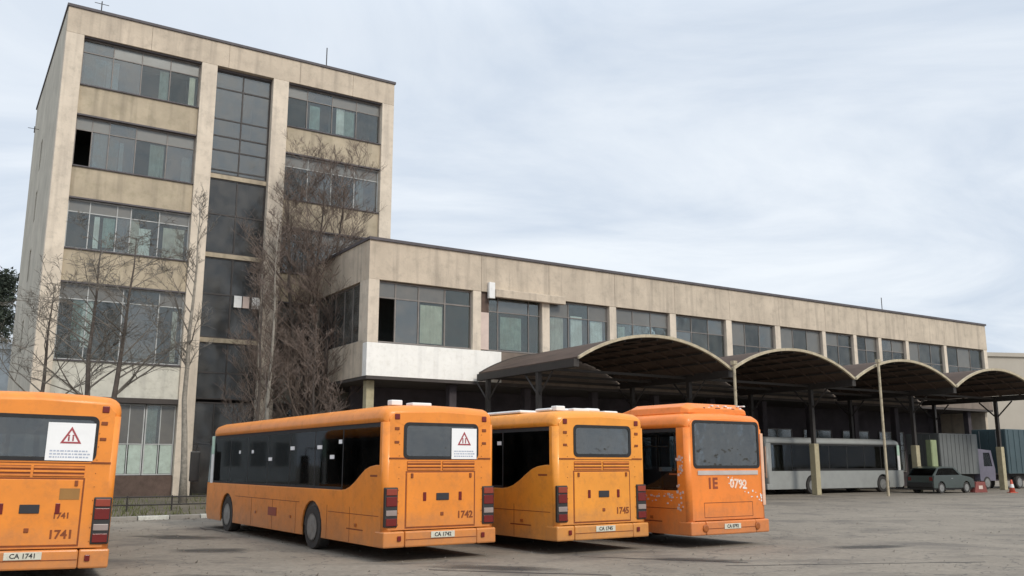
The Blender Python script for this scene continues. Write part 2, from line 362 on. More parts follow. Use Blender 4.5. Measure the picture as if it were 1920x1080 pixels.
for k, a in enumerate(((-8.6, 24.2, 2.0, .9), (-6.6, 20.6, 1.4, .8), (-.3, 17.2, 1.8, .6), (3.6, 18.6, 1.5, .5), (-4.9, 15.6, 1.5, .7), (8.2, 21.5, 1.6, .6), (1.0, 14.9, .8, .5))): stain_shade(*a, k, rnd.uniform(-.4, .4))  # patch behind the left-centre bus's tail is painted shade; the others are stains

# ------------------------------------------------------------------ building frames of reference
UA = R(57.6); U = Vector((math.sin(UA), math.cos(UA), 0)); NV = Vector((-math.cos(UA), math.sin(UA), 0)); BROT = R(32.4)
T0 = Vector((-22.16, 41.66, 0)); W0 = Vector((-6.79, 42.0, 0)); C0 = Vector((2.80, 38.0, 0))

def window(parent, x0, x1, z0, z1, y, mulls=(), trans=None, gl=None, fm=None, fw=.06, skip=(), curtains=(), thick=.045, dep=.08, extra_z=()):
    """frame mesh (part) with panes and curtains (sub-parts); y is the outer plane, inwards is +y"""
    fm = fm or framem
    m = MB(); m.box(x0, x0 + fw, y, y + dep, z0, z1).box(x1 - fw, x1, y, y + dep, z0, z1)
    m.box(x0 + fw, x1 - fw, y, y + dep, z0, z0 + fw).box(x0 + fw, x1 - fw, y, y + dep, z1 - fw, z1)
    xs = [x0 + fw / 2] + list(mulls) + [x1 - fw / 2]
    for q in mulls: m.box(q - thick / 2, q + thick / 2, y + .003, y + dep - .003, z0 + fw, z1 - fw)
    zs = [z0 + fw / 2] + ([trans] if trans else []) + list(extra_z) + [z1 - fw / 2]; zs = sorted(zs)
    for q in zs[1:-1]: m.box(x0 + fw, x1 - fw, y + .006, y + dep - .006, q - thick / 2, q + thick / 2)
    fr = m.build('window', fm, parent)
    k = 0
    for i in range(len(xs) - 1):
        for j in range(len(zs) - 1):
            if (i, j) in skip: continue
            g = gl or (glassT if (trans and j == len(zs) - 2 and rnd.random() < (.75 if parent is tw else .35)) else rnd.choice([glassA, glassA, glassB, glassC]))
            a = rnd.uniform(-.006, .006)
            MB().box(xs[i] + .01, xs[i + 1] - .01, y + dep / 2 + a, y + dep / 2 + a + .006, zs[j] + .01, zs[j + 1] - .01).build('pane', g, fr)
    for (c0, c1, cz0, cz1, cm) in curtains:
        mm = MB(); n = max(2, int((c1 - c0) / .06)); yy = y + dep + .03
        for q in range(n + 1):
            xx = c0 + (c1 - c0) * q / n; off = .022 * math.sin(q * 1.9) + rnd.uniform(-.01, .01)
            mm.v += [(xx, yy + off, cz0), (xx, yy + off * .6, cz1)]
            if q: mm.f.append((2 * q - 2, 2 * q, 2 * q + 1, 2 * q - 1))
        mm.build('curtain', cm, fr, recalc=False)
    return fr

# ------------------------------------------------------------------ tower
tw = empty('office_tower', (T0.x, T0.y, .15), BROT, 'five storey beige concrete office tower with vertical piers and ribbon windows', 'building')
TH = 24.35 - .15; dz = -.15
Z = lambda z: z + dz
piers = [(0, .83), (6.60, 7.42), (10.50, 11.38), (17.10, 17.85)]
for a, b in piers: MB().box(a, b, 0, .55, Z(.15), Z(22.95)).build('pier', pierc, tw, .02)
PX = [0, 4.0, 8.0, 12.0, 15.2, 17.85]
for a, b in zip(PX, PX[1:]): MB().box(a + .005, b - .005, rnd.uniform(0, .006), .55, Z(22.953), Z(24.30)).build('parapet_panel', concrete, tw, .012)
MB().box(-.06, 17.91, -.07, .6, Z(24.303), Z(24.44)).build('coping', coping, tw)
MB().box(-.06, .2, .603, 16.06, Z(24.303), Z(24.44)).build('coping', coping, tw)
rows = [(20.36, 22.95), (16.14, 18.86), (12.0, 14.6), (6.6, 10.42)]
sp = [(18.86, 20.36), (14.6, 16.14), (10.42, 12.0), (4.95, 6.6)]
for (a, b) in ((.833, 6.597), (11.383, 17.097)):
    for i, (z0, z1) in enumerate(sp):
        MB().box(a, b, .16, .5, Z(z0) + .003, Z(z1) - .003).build('spandrel_panel', lowwhite if i == 3 else spandc, tw, .012)
        MB().box(a, b, .08, .22, Z(z1) - .002, Z(z1) + .06).build('sill', coping, tw)
        MB().box(a, b, .10, .3, Z(z0) - .08, Z(z0) + .001).build('lintel_drip', coping, tw)
    MB().box(a, b, .10, .3, Z(22.95) - .07, Z(22.95)).build('lintel_drip', coping, tw)
wz = Z
C1 = [(1.5, 2.05, 20.6, 22.0, curtain_teal), (1.95, 2.62, 20.5, 22.0, curtain_white), (1.0, 1.5, 20.5, 22.1, curtain_grey), (4.6, 5.05, 20.5, 22.1, curtain_grey), (6.1, 6.4, 20.5, 22.1, curtain_cream)]
C2 = [(1.75, 2.35, 16.3, 18.3, curtain_white), (2.95, 3.15, 16.3, 17.8, curtain_white), (2.4, 2.9, 16.3, 17.9, curtain_teal), (4.4, 5.1, 16.3, 18.0, curtain_grey), (6.0, 6.45, 16.3, 17.6, curtain_cream)]
C3 = [(2.1, 2.35, 12.2, 13.8, curtain_white), (2.5, 3.05, 12.3, 13.8, curtain_teal), (3.2, 3.5, 12.2, 13.8, curtain_grey), (3.6, 4.2, 12.1, 13.9, curtain_cream), (4.2, 4.75, 12.1, 13.5, curtain_white), (5.35, 6.4, 12.1, 13.7, curtain_cream)]
C4 = [(1.95, 2.4, 7.3, 10.0, curtain_white), (1.5, 1.95, 7.6, 10.1, curtain_teal), (3.75, 5.3, 6.7, 7.4, curtain_cream), (6.1, 6.35, 6.8, 9.4, curtain_cream)]
sh = lambda cs: [(a, b, c + dz, d + dz, m) for a, b, c, d, m in cs]
W = lambda *a, **k: window(tw, *a, **k)
W(.835, 6.595, wz(20.42), wz(22.88), .32, (2.3, 3.68, 5.1), wz(22.2), curtains=sh(C1))
W(.835, 6.595, wz(16.20), wz(18.78), .32, (1.62, 2.42, 3.68, 5.2), wz(18.1), curtains=sh(C2), skip=((0, 0),))
W(.835, 6.595, wz(12.06), wz(14.52), .32, (1.85, 3.1, 3.75, 5.1), wz(13.9), curtains=sh(C3), fm=framew)
W(.835, 6.595, wz(6.66), wz(10.34), .32, (2.1, 3.7, 5.4), wz(9.6), curtains=sh(C4), fm=framew)
D1 = [(14.4, 14.9, 20.6, 22.2, curtain_white), (14.9, 15.5, 20.6, 22.1, curtain_teal), (12.8, 13.4, 20.6, 22.0, curtain_teal)]
W(11.385, 17.095, wz(20.42), wz(22.88), .32, (12.6, 14.1, 15.6), wz(22.2), curtains=sh(D1))
W(11.385, 17.095, wz(16.20), wz(18.78), .32, (12.8, 14.2, 15.6), wz(18.1), curtains=sh([(15.8, 16.2, 16.4, 18, curtain_white)]), fm=framew)
W(11.385, 17.095, wz(12.06), wz(14.52), .32, (12.8, 14.2, 15.6), wz(13.9))
W(11.385, 17.095, wz(6.66), wz(10.34), .32, (12.8, 14.2), wz(9.6))
# stair well glazing between the two middle piers
sz = [4.9, 8.06, 12.55, 16.85, 22.93]; 
for i in range(4):
    ex = {3: [Z(21.85), Z(20.1), Z(19.15), Z(18.35), Z(17.25)], 2: [Z(14.8)], 1: [Z(10.5)], 0: [Z(6.4)]}[i]
    window(tw, 7.425, 10.495, Z(sz[i]) + .14, Z(sz[i + 1]) - .1, .36, (8.95,), None, gl=glassB if i == 3 else glassS, fm=framed, extra_z=ex, fw=.07, thick=.07)
    MB().box(7.423, 10.497, .30, .5, Z(sz[i + 1]) - .097, Z(sz[i + 1]) + .137 if i < 3 else Z(22.95)).build('floor_band', spandc if i < 3 else coping, tw)
window(tw, 7.425, 10.495, Z(.2), Z(4.9), .36, (8.45, 9.45), Z(2.8), gl=glassS, fm=framed, fw=.07)
MB().box(9.1, 9.5, .24, .30, Z(9.88), Z(10.5)).build('white_panel', whitep, tw)
MB().box(9.56, 9.9, .24, .30, Z(9.88), Z(10.5)).build('white_panel', pinkm, tw)
MB().box(10.05, 10.45, .24, .30, Z(9.88), Z(10.5)).build('white_panel', whitep, tw)
# ground floor: brown plinth, pale green apron panels, glazing above
for (a, b) in ((.833, 6.597), (11.383, 17.097)):
    MB().box(a, b, .2, .6, Z(.15), Z(1.25)).build('plinth', brick, tw, .01)
    MB().box(a, b, .02, .5, Z(4.70), Z(4.948)).build('canopy_slab', soffit, tw)
    nn = 4; wd = (b - a) / nn
    for k in range(nn):
        fr = window(tw, a + k * wd + .02, a + (k + 1) * wd - .02, Z(1.27), Z(4.68), .34, (a + (k + .5) * wd,), Z(2.75), fm=framew, skip=((0, 0), (1, 0)), curtains=[(a + k * wd + .1, a + (k + .4) * wd, Z(2.8), Z(4.5), curtain_grey)] if k % 2 else [])
        for q in (0, 1):
            MB().box(a + (k + .5 * q) * wd + .07, a + (k + .5 + .5 * q) * wd - .05, .37, .40, Z(1.34), Z(2.72)).build('panel', greenp, fr, .01)
# side, back and end walls, roof, floors
op = []
for zc in (19.0, 16.0, 12.6, 8.6): op.append([(8.2, zc - .9), (9.1, zc - .9), (9.1, zc + .9), (8.2, zc + .9)])
MB().panel([(.553, Z(.15)), (16, Z(.15)), (16, Z(24.3)), (.553, Z(24.3))], [[(a, Z(b)) for a, b in h] for h in op], (0, 0, 0), (0, 1, 0), (0, 0, 1), (-1, 0, 0), .3).build('side_wall', sidec, tw)
for h in op: MB().box(.12, .14, 8.2, 9.1, Z(h[0][1]), Z(h[2][1])).build('pane', glassB, tw)
MB().box(17.55, 17.85, .553, 16, Z(.15), Z(24.3)).build('side_wall', sidec, tw)
MB().box(.302, 17.548, 15.7, 16, Z(.15), Z(24.3)).build('rear_wall', sidec, tw)
MB().box(.302, 17.548, .56, 15.69, Z(24.0), Z(24.15)).build('roof', roofm, tw)
for k, z in enumerate((4.7, 10.5, 14.7, 18.95)):
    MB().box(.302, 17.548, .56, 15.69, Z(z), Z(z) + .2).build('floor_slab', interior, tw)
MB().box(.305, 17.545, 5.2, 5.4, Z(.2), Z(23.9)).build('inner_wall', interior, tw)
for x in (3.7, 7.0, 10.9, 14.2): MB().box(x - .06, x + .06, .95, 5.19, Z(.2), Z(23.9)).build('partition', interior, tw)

# antennas on the tower roof
def antenna(base, h, label, arms=0):
    e = empty('antenna', base, BROT, label, 'antenna', None)
    MB().tube([(0, 0, -.2), (0, 0, h)], .03, 6).build('mast', steel, e)
    for k in range(arms):
        MB().tube([(-.35 + .08 * k, 0, h - .15 - .22 * k), (.35 - .08 * k, 0, h - .15 - .22 * k)], .018, 5).build('arm', steel, e)
    return e
p = T0 + U * 13.73 + NV * .6; antenna((p.x, p.y, 24.35), 1.5, 'thin whip antenna on the roof edge of the tall office tower', 0)
p = T0 + U * 1.7 + NV * 2; antenna((p.x, p.y, 24.35), 1.6, 'short mast near the left corner of the tower roof', 1)
p = T0 + NV * 12 - U * .25; antenna((p.x, p.y, 21.6), .2, 'small bracket aerial on the upper side wall of the tower', 1)

# ------------------------------------------------------------------ long low wing
wg = empty('office_wing', (W0.x, W0.y, .15), BROT, 'long low beige wing with one strip of windows above the bus bays', 'building')
WL = 51.7
FX = [0, 6.2, 10.4, 14.9, 19.4, 23.9, 28.3, 32.8, 37.2, 41.7, 46.2, WL]
for a, b in zip(FX, FX[1:]): MB().box(a + .006, b - .006, 0 + rnd.uniform(0, .006), .5, Z(10.46), Z(12.36)).build('fascia_panel', concrete, wg, .012)
MB().box(-.06, WL + .06, -.08, .5, Z(12.363), Z(12.50)).build('coping', coping, wg)
MB().box(-.06, .3, .503, 8.0, Z(12.363), Z(12.50)).build('coping', coping, wg)
MB().box(0, 7.4, 0, .5, Z(5.85), Z(7.42)).build('painted_band', brightwhite, wg, .01)
MB().box(7.403, WL, 0, .5, Z(5.85), Z(7.42)).build('apron_band', mat('weathered_brown_apron', (.20, .16, .13), .9, .2, 1, streak=.4), wg, .01)
MB().box(0, .56, 0, .5, Z(7.423), Z(10.457)).build('corner_pier', pierc, wg, .02)
pc = [5.96, 10.2, 14.75, 19.23, 23.8, 28.14, 32.6, 35.8, 38.5, 41.6, 46.2, 51.45]
edges = [(.56, None)]
for k, c in enumerate(pc):
    hw = .24 if k < 6 else .17
    if k == 11: hw = .22
    MB().box(c - hw, c + hw, .02, .46, Z(7.423), Z(10.457)).build('pier', pierc, wg, .015)
x0 = .563
for k, c in enumerate(pc):
    hw = .24 if k < 6 else .17
    if k == 11: hw = .22
    x1 = c - hw - .003; wd = x1 - x0
    if k == 0: window(wg, x0, x1, Z(7.47), Z(10.42), .2, (1.5, 2.75, 4.2), Z(9.65), skip=((0, 0),), curtains=[(2.9, 4.1, Z(7.6), Z(9.5), curtain_cream)], thick=.07)
    elif k == 1: window(wg, x0 + .5, x1, Z(7.47), Z(10.42), .2, (x0 + 1.1, x0 + 3.0,), Z(9.5), curtains=[(x0 + 1.3, x0 + 2.6, Z(7.6), Z(9.3), curtain_grey)])
    else:
        n = 3 if wd > 3 else 2
        cs = []
        for q in range(n):
            if rnd.random() < .6:
                ca = x0 + wd * (q + rnd.uniform(.05, .3)) / n; cs.append((ca, ca + wd / n * rnd.uniform(.3, .65), Z(7.6), Z(rnd.uniform(9, 9.9)), rnd.choice([curtain_cream, curtain_grey, curtain_grey, curtain_white])))
        window(wg, x0, x1, Z(7.47), Z(10.42), .2, [x0 + wd * (q + 1) / n for q in range(n - 1)], Z(rnd.choice([9.5, 9.6, 9.0])), curtains=cs)
    x0 = c + hw + .003
MB().box(6.21, 6.70, .1, .4, Z(7.5), Z(9.4)).build('infill_panel', pinkm, wg)
MB().box(6.21, 6.70, .12, .4, Z(9.403), Z(10.45)).build('infill_panel', brick, wg)
MB().box(6.9, 11.3, -.28, -.003, Z(10.20), Z(10.62)).build('shutter_box', concrete, wg, .03)
MB().box(6.55, 6.9, -.2, -.003, Z(10.12), Z(10.95)).build('shutter_bracket', whitep, wg, .02)
# wing left side
MB().box(0, .4, .503, 7.9, Z(10.46), Z(12.36)).build('side_fascia', concrete, wg)
MB().box(0, .4, .503, 7.9, Z(5.85), Z(7.55)).build('side_apron', concrete, wg)
MB().box(0, .4, .503, 1.05, Z(7.553), Z(10.457)).build('side_pier', pierc, wg)
MB().box(0, .4, 6.9, 7.9, Z(7.553), Z(10.457)).build('side_pier', pierc, wg)
fr = empty('tmp', (0, 0, 0), 0, None, None)
bpy.data.objects.remove(fr)
m = MB(); ya, yb = 1.06, 6.89
for q in (ya, 2.2, 3.3, 4.5, 5.7, yb - .07): m.box(.15, .22, q, q + .07, Z(7.6), Z(10.4))
m.box(.15, .22, ya + .07, yb - .07, Z(7.56), Z(7.62)).box(.15, .22, ya + .07, yb - .07, Z(10.38), Z(10.45))
sw = m.build('window', framem, wg)
qs = [ya + .03, 2.23, 3.33, 4.53, 5.73, yb - .03]
for a, b in zip(qs, qs[1:]): MB().box(.18, .186, a + .02, b - .02, Z(7.62), Z(10.4)).build('pane', glassB, sw)
# wing body
MB().box(.42, WL, .52, 9, Z(12.1), Z(12.3)).build('roof', roofm, wg)
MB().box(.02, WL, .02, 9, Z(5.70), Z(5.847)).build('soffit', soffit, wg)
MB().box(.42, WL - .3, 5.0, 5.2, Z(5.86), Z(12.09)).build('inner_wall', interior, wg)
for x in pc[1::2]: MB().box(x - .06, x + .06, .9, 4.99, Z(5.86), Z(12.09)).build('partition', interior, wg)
MB().box(WL - .3, WL, .52, 9, Z(.15), Z(12.36)).build('end_wall', concrete, wg)
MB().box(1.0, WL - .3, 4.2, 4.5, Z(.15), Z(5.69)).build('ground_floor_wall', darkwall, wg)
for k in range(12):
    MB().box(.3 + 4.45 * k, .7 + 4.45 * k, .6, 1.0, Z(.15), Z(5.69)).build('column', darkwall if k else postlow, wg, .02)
    fr = window(wg, 1.3 + 4.2 * k, 4.3 + 4.2 * k, Z(1.2), Z(4.2), 4.1, (2.8 + 4.2 * k,), Z(3.2), fm=framem, dep=.07, gl=glassB)
p = W0 + U * 39.7 + NV * .5; antenna((p.x, p.y, 12.4), 1.1, 'thin mast on the roof edge of the long low wing', 0)

# ------------------------------------------------------------------ vaulted bus canopies
SP, SAG, ZS, CL = 9.1, 1.22, 6.27, 8.4
def arc(x0, z0, span, sag, n=20):
    r = (span * span / 4 + sag * sag) / (2 * sag); a = math.asin(span / 2 / r)
    return [(x0 + span / 2 + r * math.sin(-a + 2 * a * k / n), z0 + sag - r + r * math.cos(-a + 2 * a * k / n)) for k in range(n + 1)]
def canopy(i, label):
    o = C0 + U * (SP * i)
    e = empty('vaulted_canopy', (o.x, o.y, .15), BROT, label, 'canopy', 'vaulted steel canopies over the bus bays')
    zs = ZS - .15
    P = arc(.06, zs, SP - .12, SAG); Q = [(x, z - .07) for x, z in P]
    prof = P + Q[::-1]
    MB().rings([[(x, .13, z) for x, z in prof], [(x, CL - .13, z) for x, z in prof]]).build('roof_shell', vaultm, e, smooth=False)
    P2 = [(x, z + .03) for x, z in P]; Q2 = [(x, z - .10) for x, z in P]
    for (ya, yb) in ((0, .127), (CL - .127, CL)):
        MB().rings([[(x, ya, z) for x, z in P2 + Q2[::-1]], [(x, yb, z) for x, z in P2 + Q2[::-1]]]).build('edge_beam', rimm if ya == 0 else steel, e)
    Q3 = [(x, z - .073) for x, z in P]; Q4 = [(x, z - .2) for x, z in P]
    for k in range(6):
        ya = 1.2 + k * 1.28
        MB().rings([[(x, ya, z) for x, z in Q3 + Q4[::-1]], [(x, ya + .08, z) for x, z in Q3 + Q4[::-1]]]).build('rib', vaultm, e)
    for k in range(1, 10):      # purlins
        x, z = P[2 * k]
        MB().box(x - .035, x + .035, .14, CL - .14, z - .20, z - .12).build('purlin', steel, e)
    for k in range(3):
        ya = 3.0 + k * 2.6
        MB().box(.2, SP - .2, ya - .05, ya + .05, zs - .30, zs - .18).build('tie_beam', steel, e)
    def posts(x):
        g = MB(); g.box(x - .14, x + .14, .14, CL - .14, zs - .42, zs - .09).build('valley_gutter', steel, e)
        for ya in (3.0, 7.4):
            MB().box(x - .10, x + .10, ya - .10, ya + .10, 2.75, zs - .425).build('post', steel, e)
            MB().box(x - .18, x + .18, ya - .18, ya + .18, 0, 2.745).build('post_casing', postlow, e, .02)
            for s_ in (-1, 1):
                MB().tube([(x, ya, zs - 1.5), (x, ya + s_ * 1.1, zs - .45)], .05, 4).build('brace', steel, e)
    posts(0)
    if i == 3: posts(SP)
    return e
lab = ['nearest barrel vaulted bus canopy, its dark left edge running back beneath the wing windows',
       'second barrel vaulted canopy from the front, over the pale grey bus',
       'third barrel vaulted canopy, between the canopy over the grey bus and the farthest one',
       'farthest barrel vaulted canopy at the right edge beside the beige building']
for i in range(4): canopy(i, lab[i])
def pole(t, off, z0, z1, lean, label):
    o = C0 + U * t - NV * off
    e = empty('drain_pole', (o.x, o.y, gz(o.y)), BROT, label, 'pole')
    MB().tube([(0, 0, 0), (lean * .6, 0, z1 * .6), (lean, 0, z1)], .07, 8).build('pipe', rimm, e)
    MB().box(lean - .12, lean + .12, -.1, .1, z1, z1 + .18).build('bracket', rimm, e)
    return e
pole(SP - .02, .12, 0, 6.3, 0, 'cream pole at the valley right of the nearest vaulted canopy')
pole(19.9, .2, 0, 7.0, 0, 'cream pole standing in front of the third vaulted canopy')

# ------------------------------------------------------------------ buses
def wheel(parent, x, y, side, r=.48):
    s = side
    t = MB().lathe([(r - .10, .0), (r - .02, .0), (r, .05), (r, .24), (r - .02, .29), (r - .10, .29)], (x if s > 0 else x, y, r), 'x', 28) if s > 0 else \
        MB().lathe([(r - .10, 0), (r - .02, 0), (r, -.05), (r, -.24), (r - .02, -.29), (r - .10, -.29)], (x, y, r), 'x', 28)
    w_ = t.build('wheel', tyre, parent, smooth=False)
    ox = -.012 * s
    MB().lathe([(.30, ox), (.27, ox), (.25, .05 * s), (.17, .07 * s), (.15, -.01 * s), (.06, -.02 * s)][::1], (x, y, r), 'x', 24).build('rim', rim, w_)
    mb = MB()
    for k in range(10):
        a = k * math.pi / 5; mb.lathe([(.018, 0), (.018, -.03 * s)], (x + .05 * s, y + .2 * math.cos(a), r + .2 * math.sin(a)), 'x', 6)
    mb.build('wheel_nuts', steel, w_)
    return w_
def arch(yc, r=.60, n=12, z0=.28, zc=.46):
    a0 = math.asin((z0 - zc) / r)
    return [(yc + r * math.cos(math.pi - a0 - (math.pi - 2 * a0) * k / n), zc + r * math.sin(math.pi - a0 - (math.pi - 2 * a0) * k / n)) for k in range(n + 1)]
def poster(parent, x, z, y, w_=.60, h_=.60, ink=redink):
    p = MB().box(x, x + w_, y - .004, y, z, z + h_).build('warning_poster', paper, parent)
    cx, cz = x + w_ / 2, z + h_ * .60; s = h_ * .30; t = .12
    tri = [(cx + s * math.sin(a), cz + s * math.cos(a)) for a in (0, 2.094, 4.189)]
    tri2 = [(cx + s * .68 * math.sin(a), cz + s * .68 * math.cos(a)) for a in (0, 2.094, 4.189)]
    MB().panel(tri, [tri2], (0, y - .007, 0), (1, 0, 0), (0, 0, 1), (0, -1, 0), .002).build('triangle_mark', ink, p)
    g = MB()
    for dx_ in (-.035, .03):
        g.box(cx + dx_ - .012, cx + dx_ + .012, y - .008, y - .005, cz - s * .28, cz + s * .10)
        g.lathe([(.016, 0), (.016, -.003)], (cx + dx_, y - .005, cz + s * .2), 'y', 8)
    g.build('figure_mark', ink, p)
    g = MB()
    for k in range(3):
        zz = z + .045 + k * .05; xx = x + .06
        while xx < x + w_ - .08:
            l_ = rnd.uniform(.02, .06); g.box(xx, xx + l_, y - .007, y - .005, zz, zz + .024); xx += l_ + .014
    g.build('small_print', greyink, p)['kind'] = 'stuff'
    return p

def bus(name, loc, yaw, paint, label, number, L=12.1, roll=0, H=2.95, style='slant', rear='std', signs=False, group=None, rearwin=None, roofm_=None, plate_txt='CA 1741', detail=True, inner=True, units=(), poster_w=.6):
    W_ = 2.55; e = empty(name, loc, yaw, label, 'bus', group); e.rotation_euler = (0, roll, yaw)
    dh = H - 2.95; zt = 2.58 + dh; yr, yf = 3.63, 9.95
    if L < 12: yf = L - 2.15
    bz = .28
    # --- sides
    if style == 'slant':
        top = [(L - .12, 1.33), (2.05, 1.33), (1.85, 1.345), (1.62, 1.40), (1.38, 1.50), (1.10, 1.65), (.88, 1.76), (.66, 1.82), (.40, 1.85), (.22, 1.85)]
        wx0 = .22
    else:
        top = [(L - .12, 1.27), (.36, 1.27)]; wx0 = .36
    outer = [(.12, bz)] + arch(yr) + arch(yf) + [(L - .30, bz), (L - .12, .5)] + top + [(wx0, zt), (.12, zt)]
    for sx, nx in ((0, -1), (W_, 1)):
        pl = MB().panel(outer, [], (sx, 0, 0), (0, 1, 0), (0, 0, 1), (nx, 0, 0), .05).build('side_panel', paint, e, .012)
        if detail:
            g = MB(); xa = sx + nx * .002; 
            def strip(y0, y1, z0, z1): g.box(min(sx, sx + nx * .003), max(sx, sx + nx * .003), y0, y1, z0, z1)
            for y_ in (1.55, 2.75, 4.6, 6.2, 7.8): strip(y_, y_ + .014, bz + .02, 1.0)
            strip(.2, 2.7, .86, .872); strip(4.4, 9.2, 1.0, 1.012); strip(.9, 1.7, .55, .575)
            strip(.3, .62, 1.62, 1.66)
            g.build('panel_seam', seam, pl)
            MB().box(min(sx, sx + nx * .01), max(sx, sx + nx * .01), 5.9, 6.5, .62, .82).build('side_decal', redsoft, pl)
            for y_ in (1.2, 4.9, 7.4): MB().box(min(sx, sx + nx * .015), max(sx, sx + nx * .015), y_, y_ + .10, .62, .68).build('side_marker', amber, pl)
        # windows: panes between dark mullions
        xs_ = [wx0 + .005, 2.05] + [2.05 + (L - .62 - 2.05) * k / 6 for k in range(1, 7)]
        xg = sx - nx * .02
        for k in range(len(xs_) - 1):
            a, b = xs_[k] + .01, xs_[k + 1] - .025
            if k == 0 and style == 'slant':
                poly = [(b, 1.345)] + [(q[0], q[1] + .008) for q in top[2:] if a + .1 < q[0] < b - .05] + [(a, 1.862), (a, zt - .005), (b, zt - .005)]
            else: poly = [(a, top[0][1] + .005), (b, top[0][1] + .005), (b, zt - .005), (a, zt - .005)]
            MB().panel(poly, [], (xg, 0, 0), (0, 1, 0), (0, 0, 1), (nx, 0, 0), .006).build('side_window', busglass, e)
        g = MB()
        for k in range(1, len(xs_)): g.box(min(xg - nx * .03, xg + nx * .001), max(xg - nx * .03, xg + nx * .001), xs_[k] - .03, xs_[k] + .012, 1.29, zt)
        xq = sorted((xg - nx * .03, xg + nx * .004)); g.box(xq[0], xq[1], wx0, L - .62, zt - .09, zt - .002); g.box(xq[0], xq[1], 2.05, L - .62, 1.335 if style == 'slant' else 1.275, 1.39)
        g.build('window_rubber', rubber, e)
        q_ = sorted((sx - nx * .001, sx - nx * .08))
        MB().box(q_[0], q_[1], L - .60, L - .36, 1.28, 2.16).build('windscreen_pillar', whitep, e, .01)  # white colour stands in for sky reflected in the front corner glass
        MB().box(q_[0], q_[1], L - .60, L - .36, 2.163, zt).build('pillar_top', mat('pale_mint_panel', (.45, .62, .50), .6), e, .01)  # mint colour continues the painted sky reflection
    # --- rear corners and rear panel
    for cx in (.12, W_ - .12):
        MB().lathe([(.12, 0), (.12, 2.30 + dh)], (cx, .12, bz), 'z', 20).build('corner_panel', paint, e, smooth=True)
    rw = rearwin or (.44, 2.12, 1.99, 2.66)
    def rrect(x0, x1, z0, z1, r, n=4):
        o = []
        for (cx, cz, a0) in ((x1 - r, z0 + r, -90), (x1 - r, z1 - r, 0), (x0 + r, z1 - r, 90), (x0 + r, z0 + r, 180)):
            o += [(cx + r * math.cos(R(a0 + 90 * k / n)), cz + r * math.sin(R(a0 + 90 * k / n))) for k in range(n + 1)]
        return o
    ZR = 2.80 + dh
    holes = [rrect(*rw, .09)]
    outer = [(.10, .60), (W_ - .10, .60), (W_ - .10, ZR - .16), (W_ - .22, ZR - .03), (W_ * .5, ZR + .01), (.22, ZR - .03), (.10, ZR - .16)]
    MB().panel(outer, holes, (0, 0, 0), (1, 0, 0), (0, 0, 1), (0, -1, 0), .06).build('rear_panel', paint, e, .012)
    x0, x1, z0, z1 = rw
    rf = MB().panel(rrect(x0 - .03, x1 + .03, z0 - .03, z1 + .03, .11), [rrect(x0 + .035, x1 - .035, z0 + .035, z1 - .035, .07)], (0, -.012, 0), (1, 0, 0), (0, 0, 1), (0, -1, 0), .05).build('rear_window', rubber, e)
    MB().panel(rrect(x0 + .036, x1 - .036, z0 + .036, z1 - .036, .07), [], (0, .0, 0), (1, 0, 0), (0, 0, 1), (0, -1, 0), .006).build('pane', busrear, rf)
    if signs: poster(e, x1 - poster_w - .02, z0 - .02, -.016, poster_w, .62)
    # bumper in three pieces
    MB().box(-.01, .45, -.06, .35, bz, .585).build('bumper_corner', paint, e, .03)
    MB().box(W_ - .45, W_ + .01, -.06, .35, bz, .585).build('bumper_corner', paint, e, .03)
    bu_ = MB().box(.458, W_ - .458, -.07, .30, bz, .585).build('bumper', paint, e, .03)
    MB().box(.47, W_ - .47, -.078, -.069, .42, .432).build('bumper_groove', seam, bu_)
    if rear == 'std':
        # engine door with seam, grilles, badge, reflectors
        dr = MB().box(.50, 2.05, -.014, -.001, .66, 1.70).build('engine_door', paint, e, .008)
        MB().panel([(.47, .63), (2.08, .63), (2.08, 1.73), (.47, 1.73)], [[(.495, .655), (2.055, .655), (2.055, 1.705), (.495, 1.705)]], (0, -.002, 0), (1, 0, 0), (0, 0, 1), (0, -1, 0), .004).build('door_seam', seam, e)
        for gx in (.50, 1.30):
            gr = MB().box(gx, gx + .76, -.006, -.001, 1.745, 1.925).build('grille', seam, e)
            for k in range(3): MB().box(gx, gx + .76, -.022, -.007, 1.752 + k * .064, 1.785 + k * .064).build('slat', slatm if k % 2 == 0 else paint, gr, .004)
        MB().box(1.16, 1.45, -.03, -.015, 1.16, 1.30).build('badge', darkink , dr, .02)
        for gx in (.86, 1.68): MB().box(gx, gx + .07, -.028, -.015, 1.15, 1.32).build('reflector', redlamp, dr, .008)
        MB().box(1.26, 1.33, -.03, -.015, .86, .93).build('door_lock', seam, dr, .01)
        text('fleet_number', number, .19, (1.83, -.018, .86) if number != '1741' else (1.80, -.018, .82), (R(90), 0, 0), seam, e, .006)
        if number == '1741':
            MB().box(1.72, 2.02, -.02, -.014, 1.38, 1.56).build('sticker', mat('olive_brown_sticker', (.30, .15, .04), .7), dr)
            text('sticker_print', '1741', .13, (1.78, -.018, 1.12), (R(90), 0, 0), seam, e, .004)
        for gx in (.58, 1.93): MB().box(gx, gx + .05, -.035, -.015, 1.60, 1.69).build('door_hinge', seam, dr, .006)
        MB().box(.1, .52, -.012, -.001, 1.98, 1.995).box(W_ - .40, W_ - .1, -.012, -.001, 1.98, 1.995).box(.1, W_ - .1, -.012, -.001, 1.965, 1.975).build('panel_seam', seam, e)
        g = MB()
        for k in range(9): g.box(.315, .325, -.010, -.001, .7 + k * .22, .715 + k * .22).box(W_ - .325, W_ - .315, -.010, -.001, .7 + k * .22, .715 + k * .22)
        g.build('rivets', seam, e)['kind'] = 'stuff'
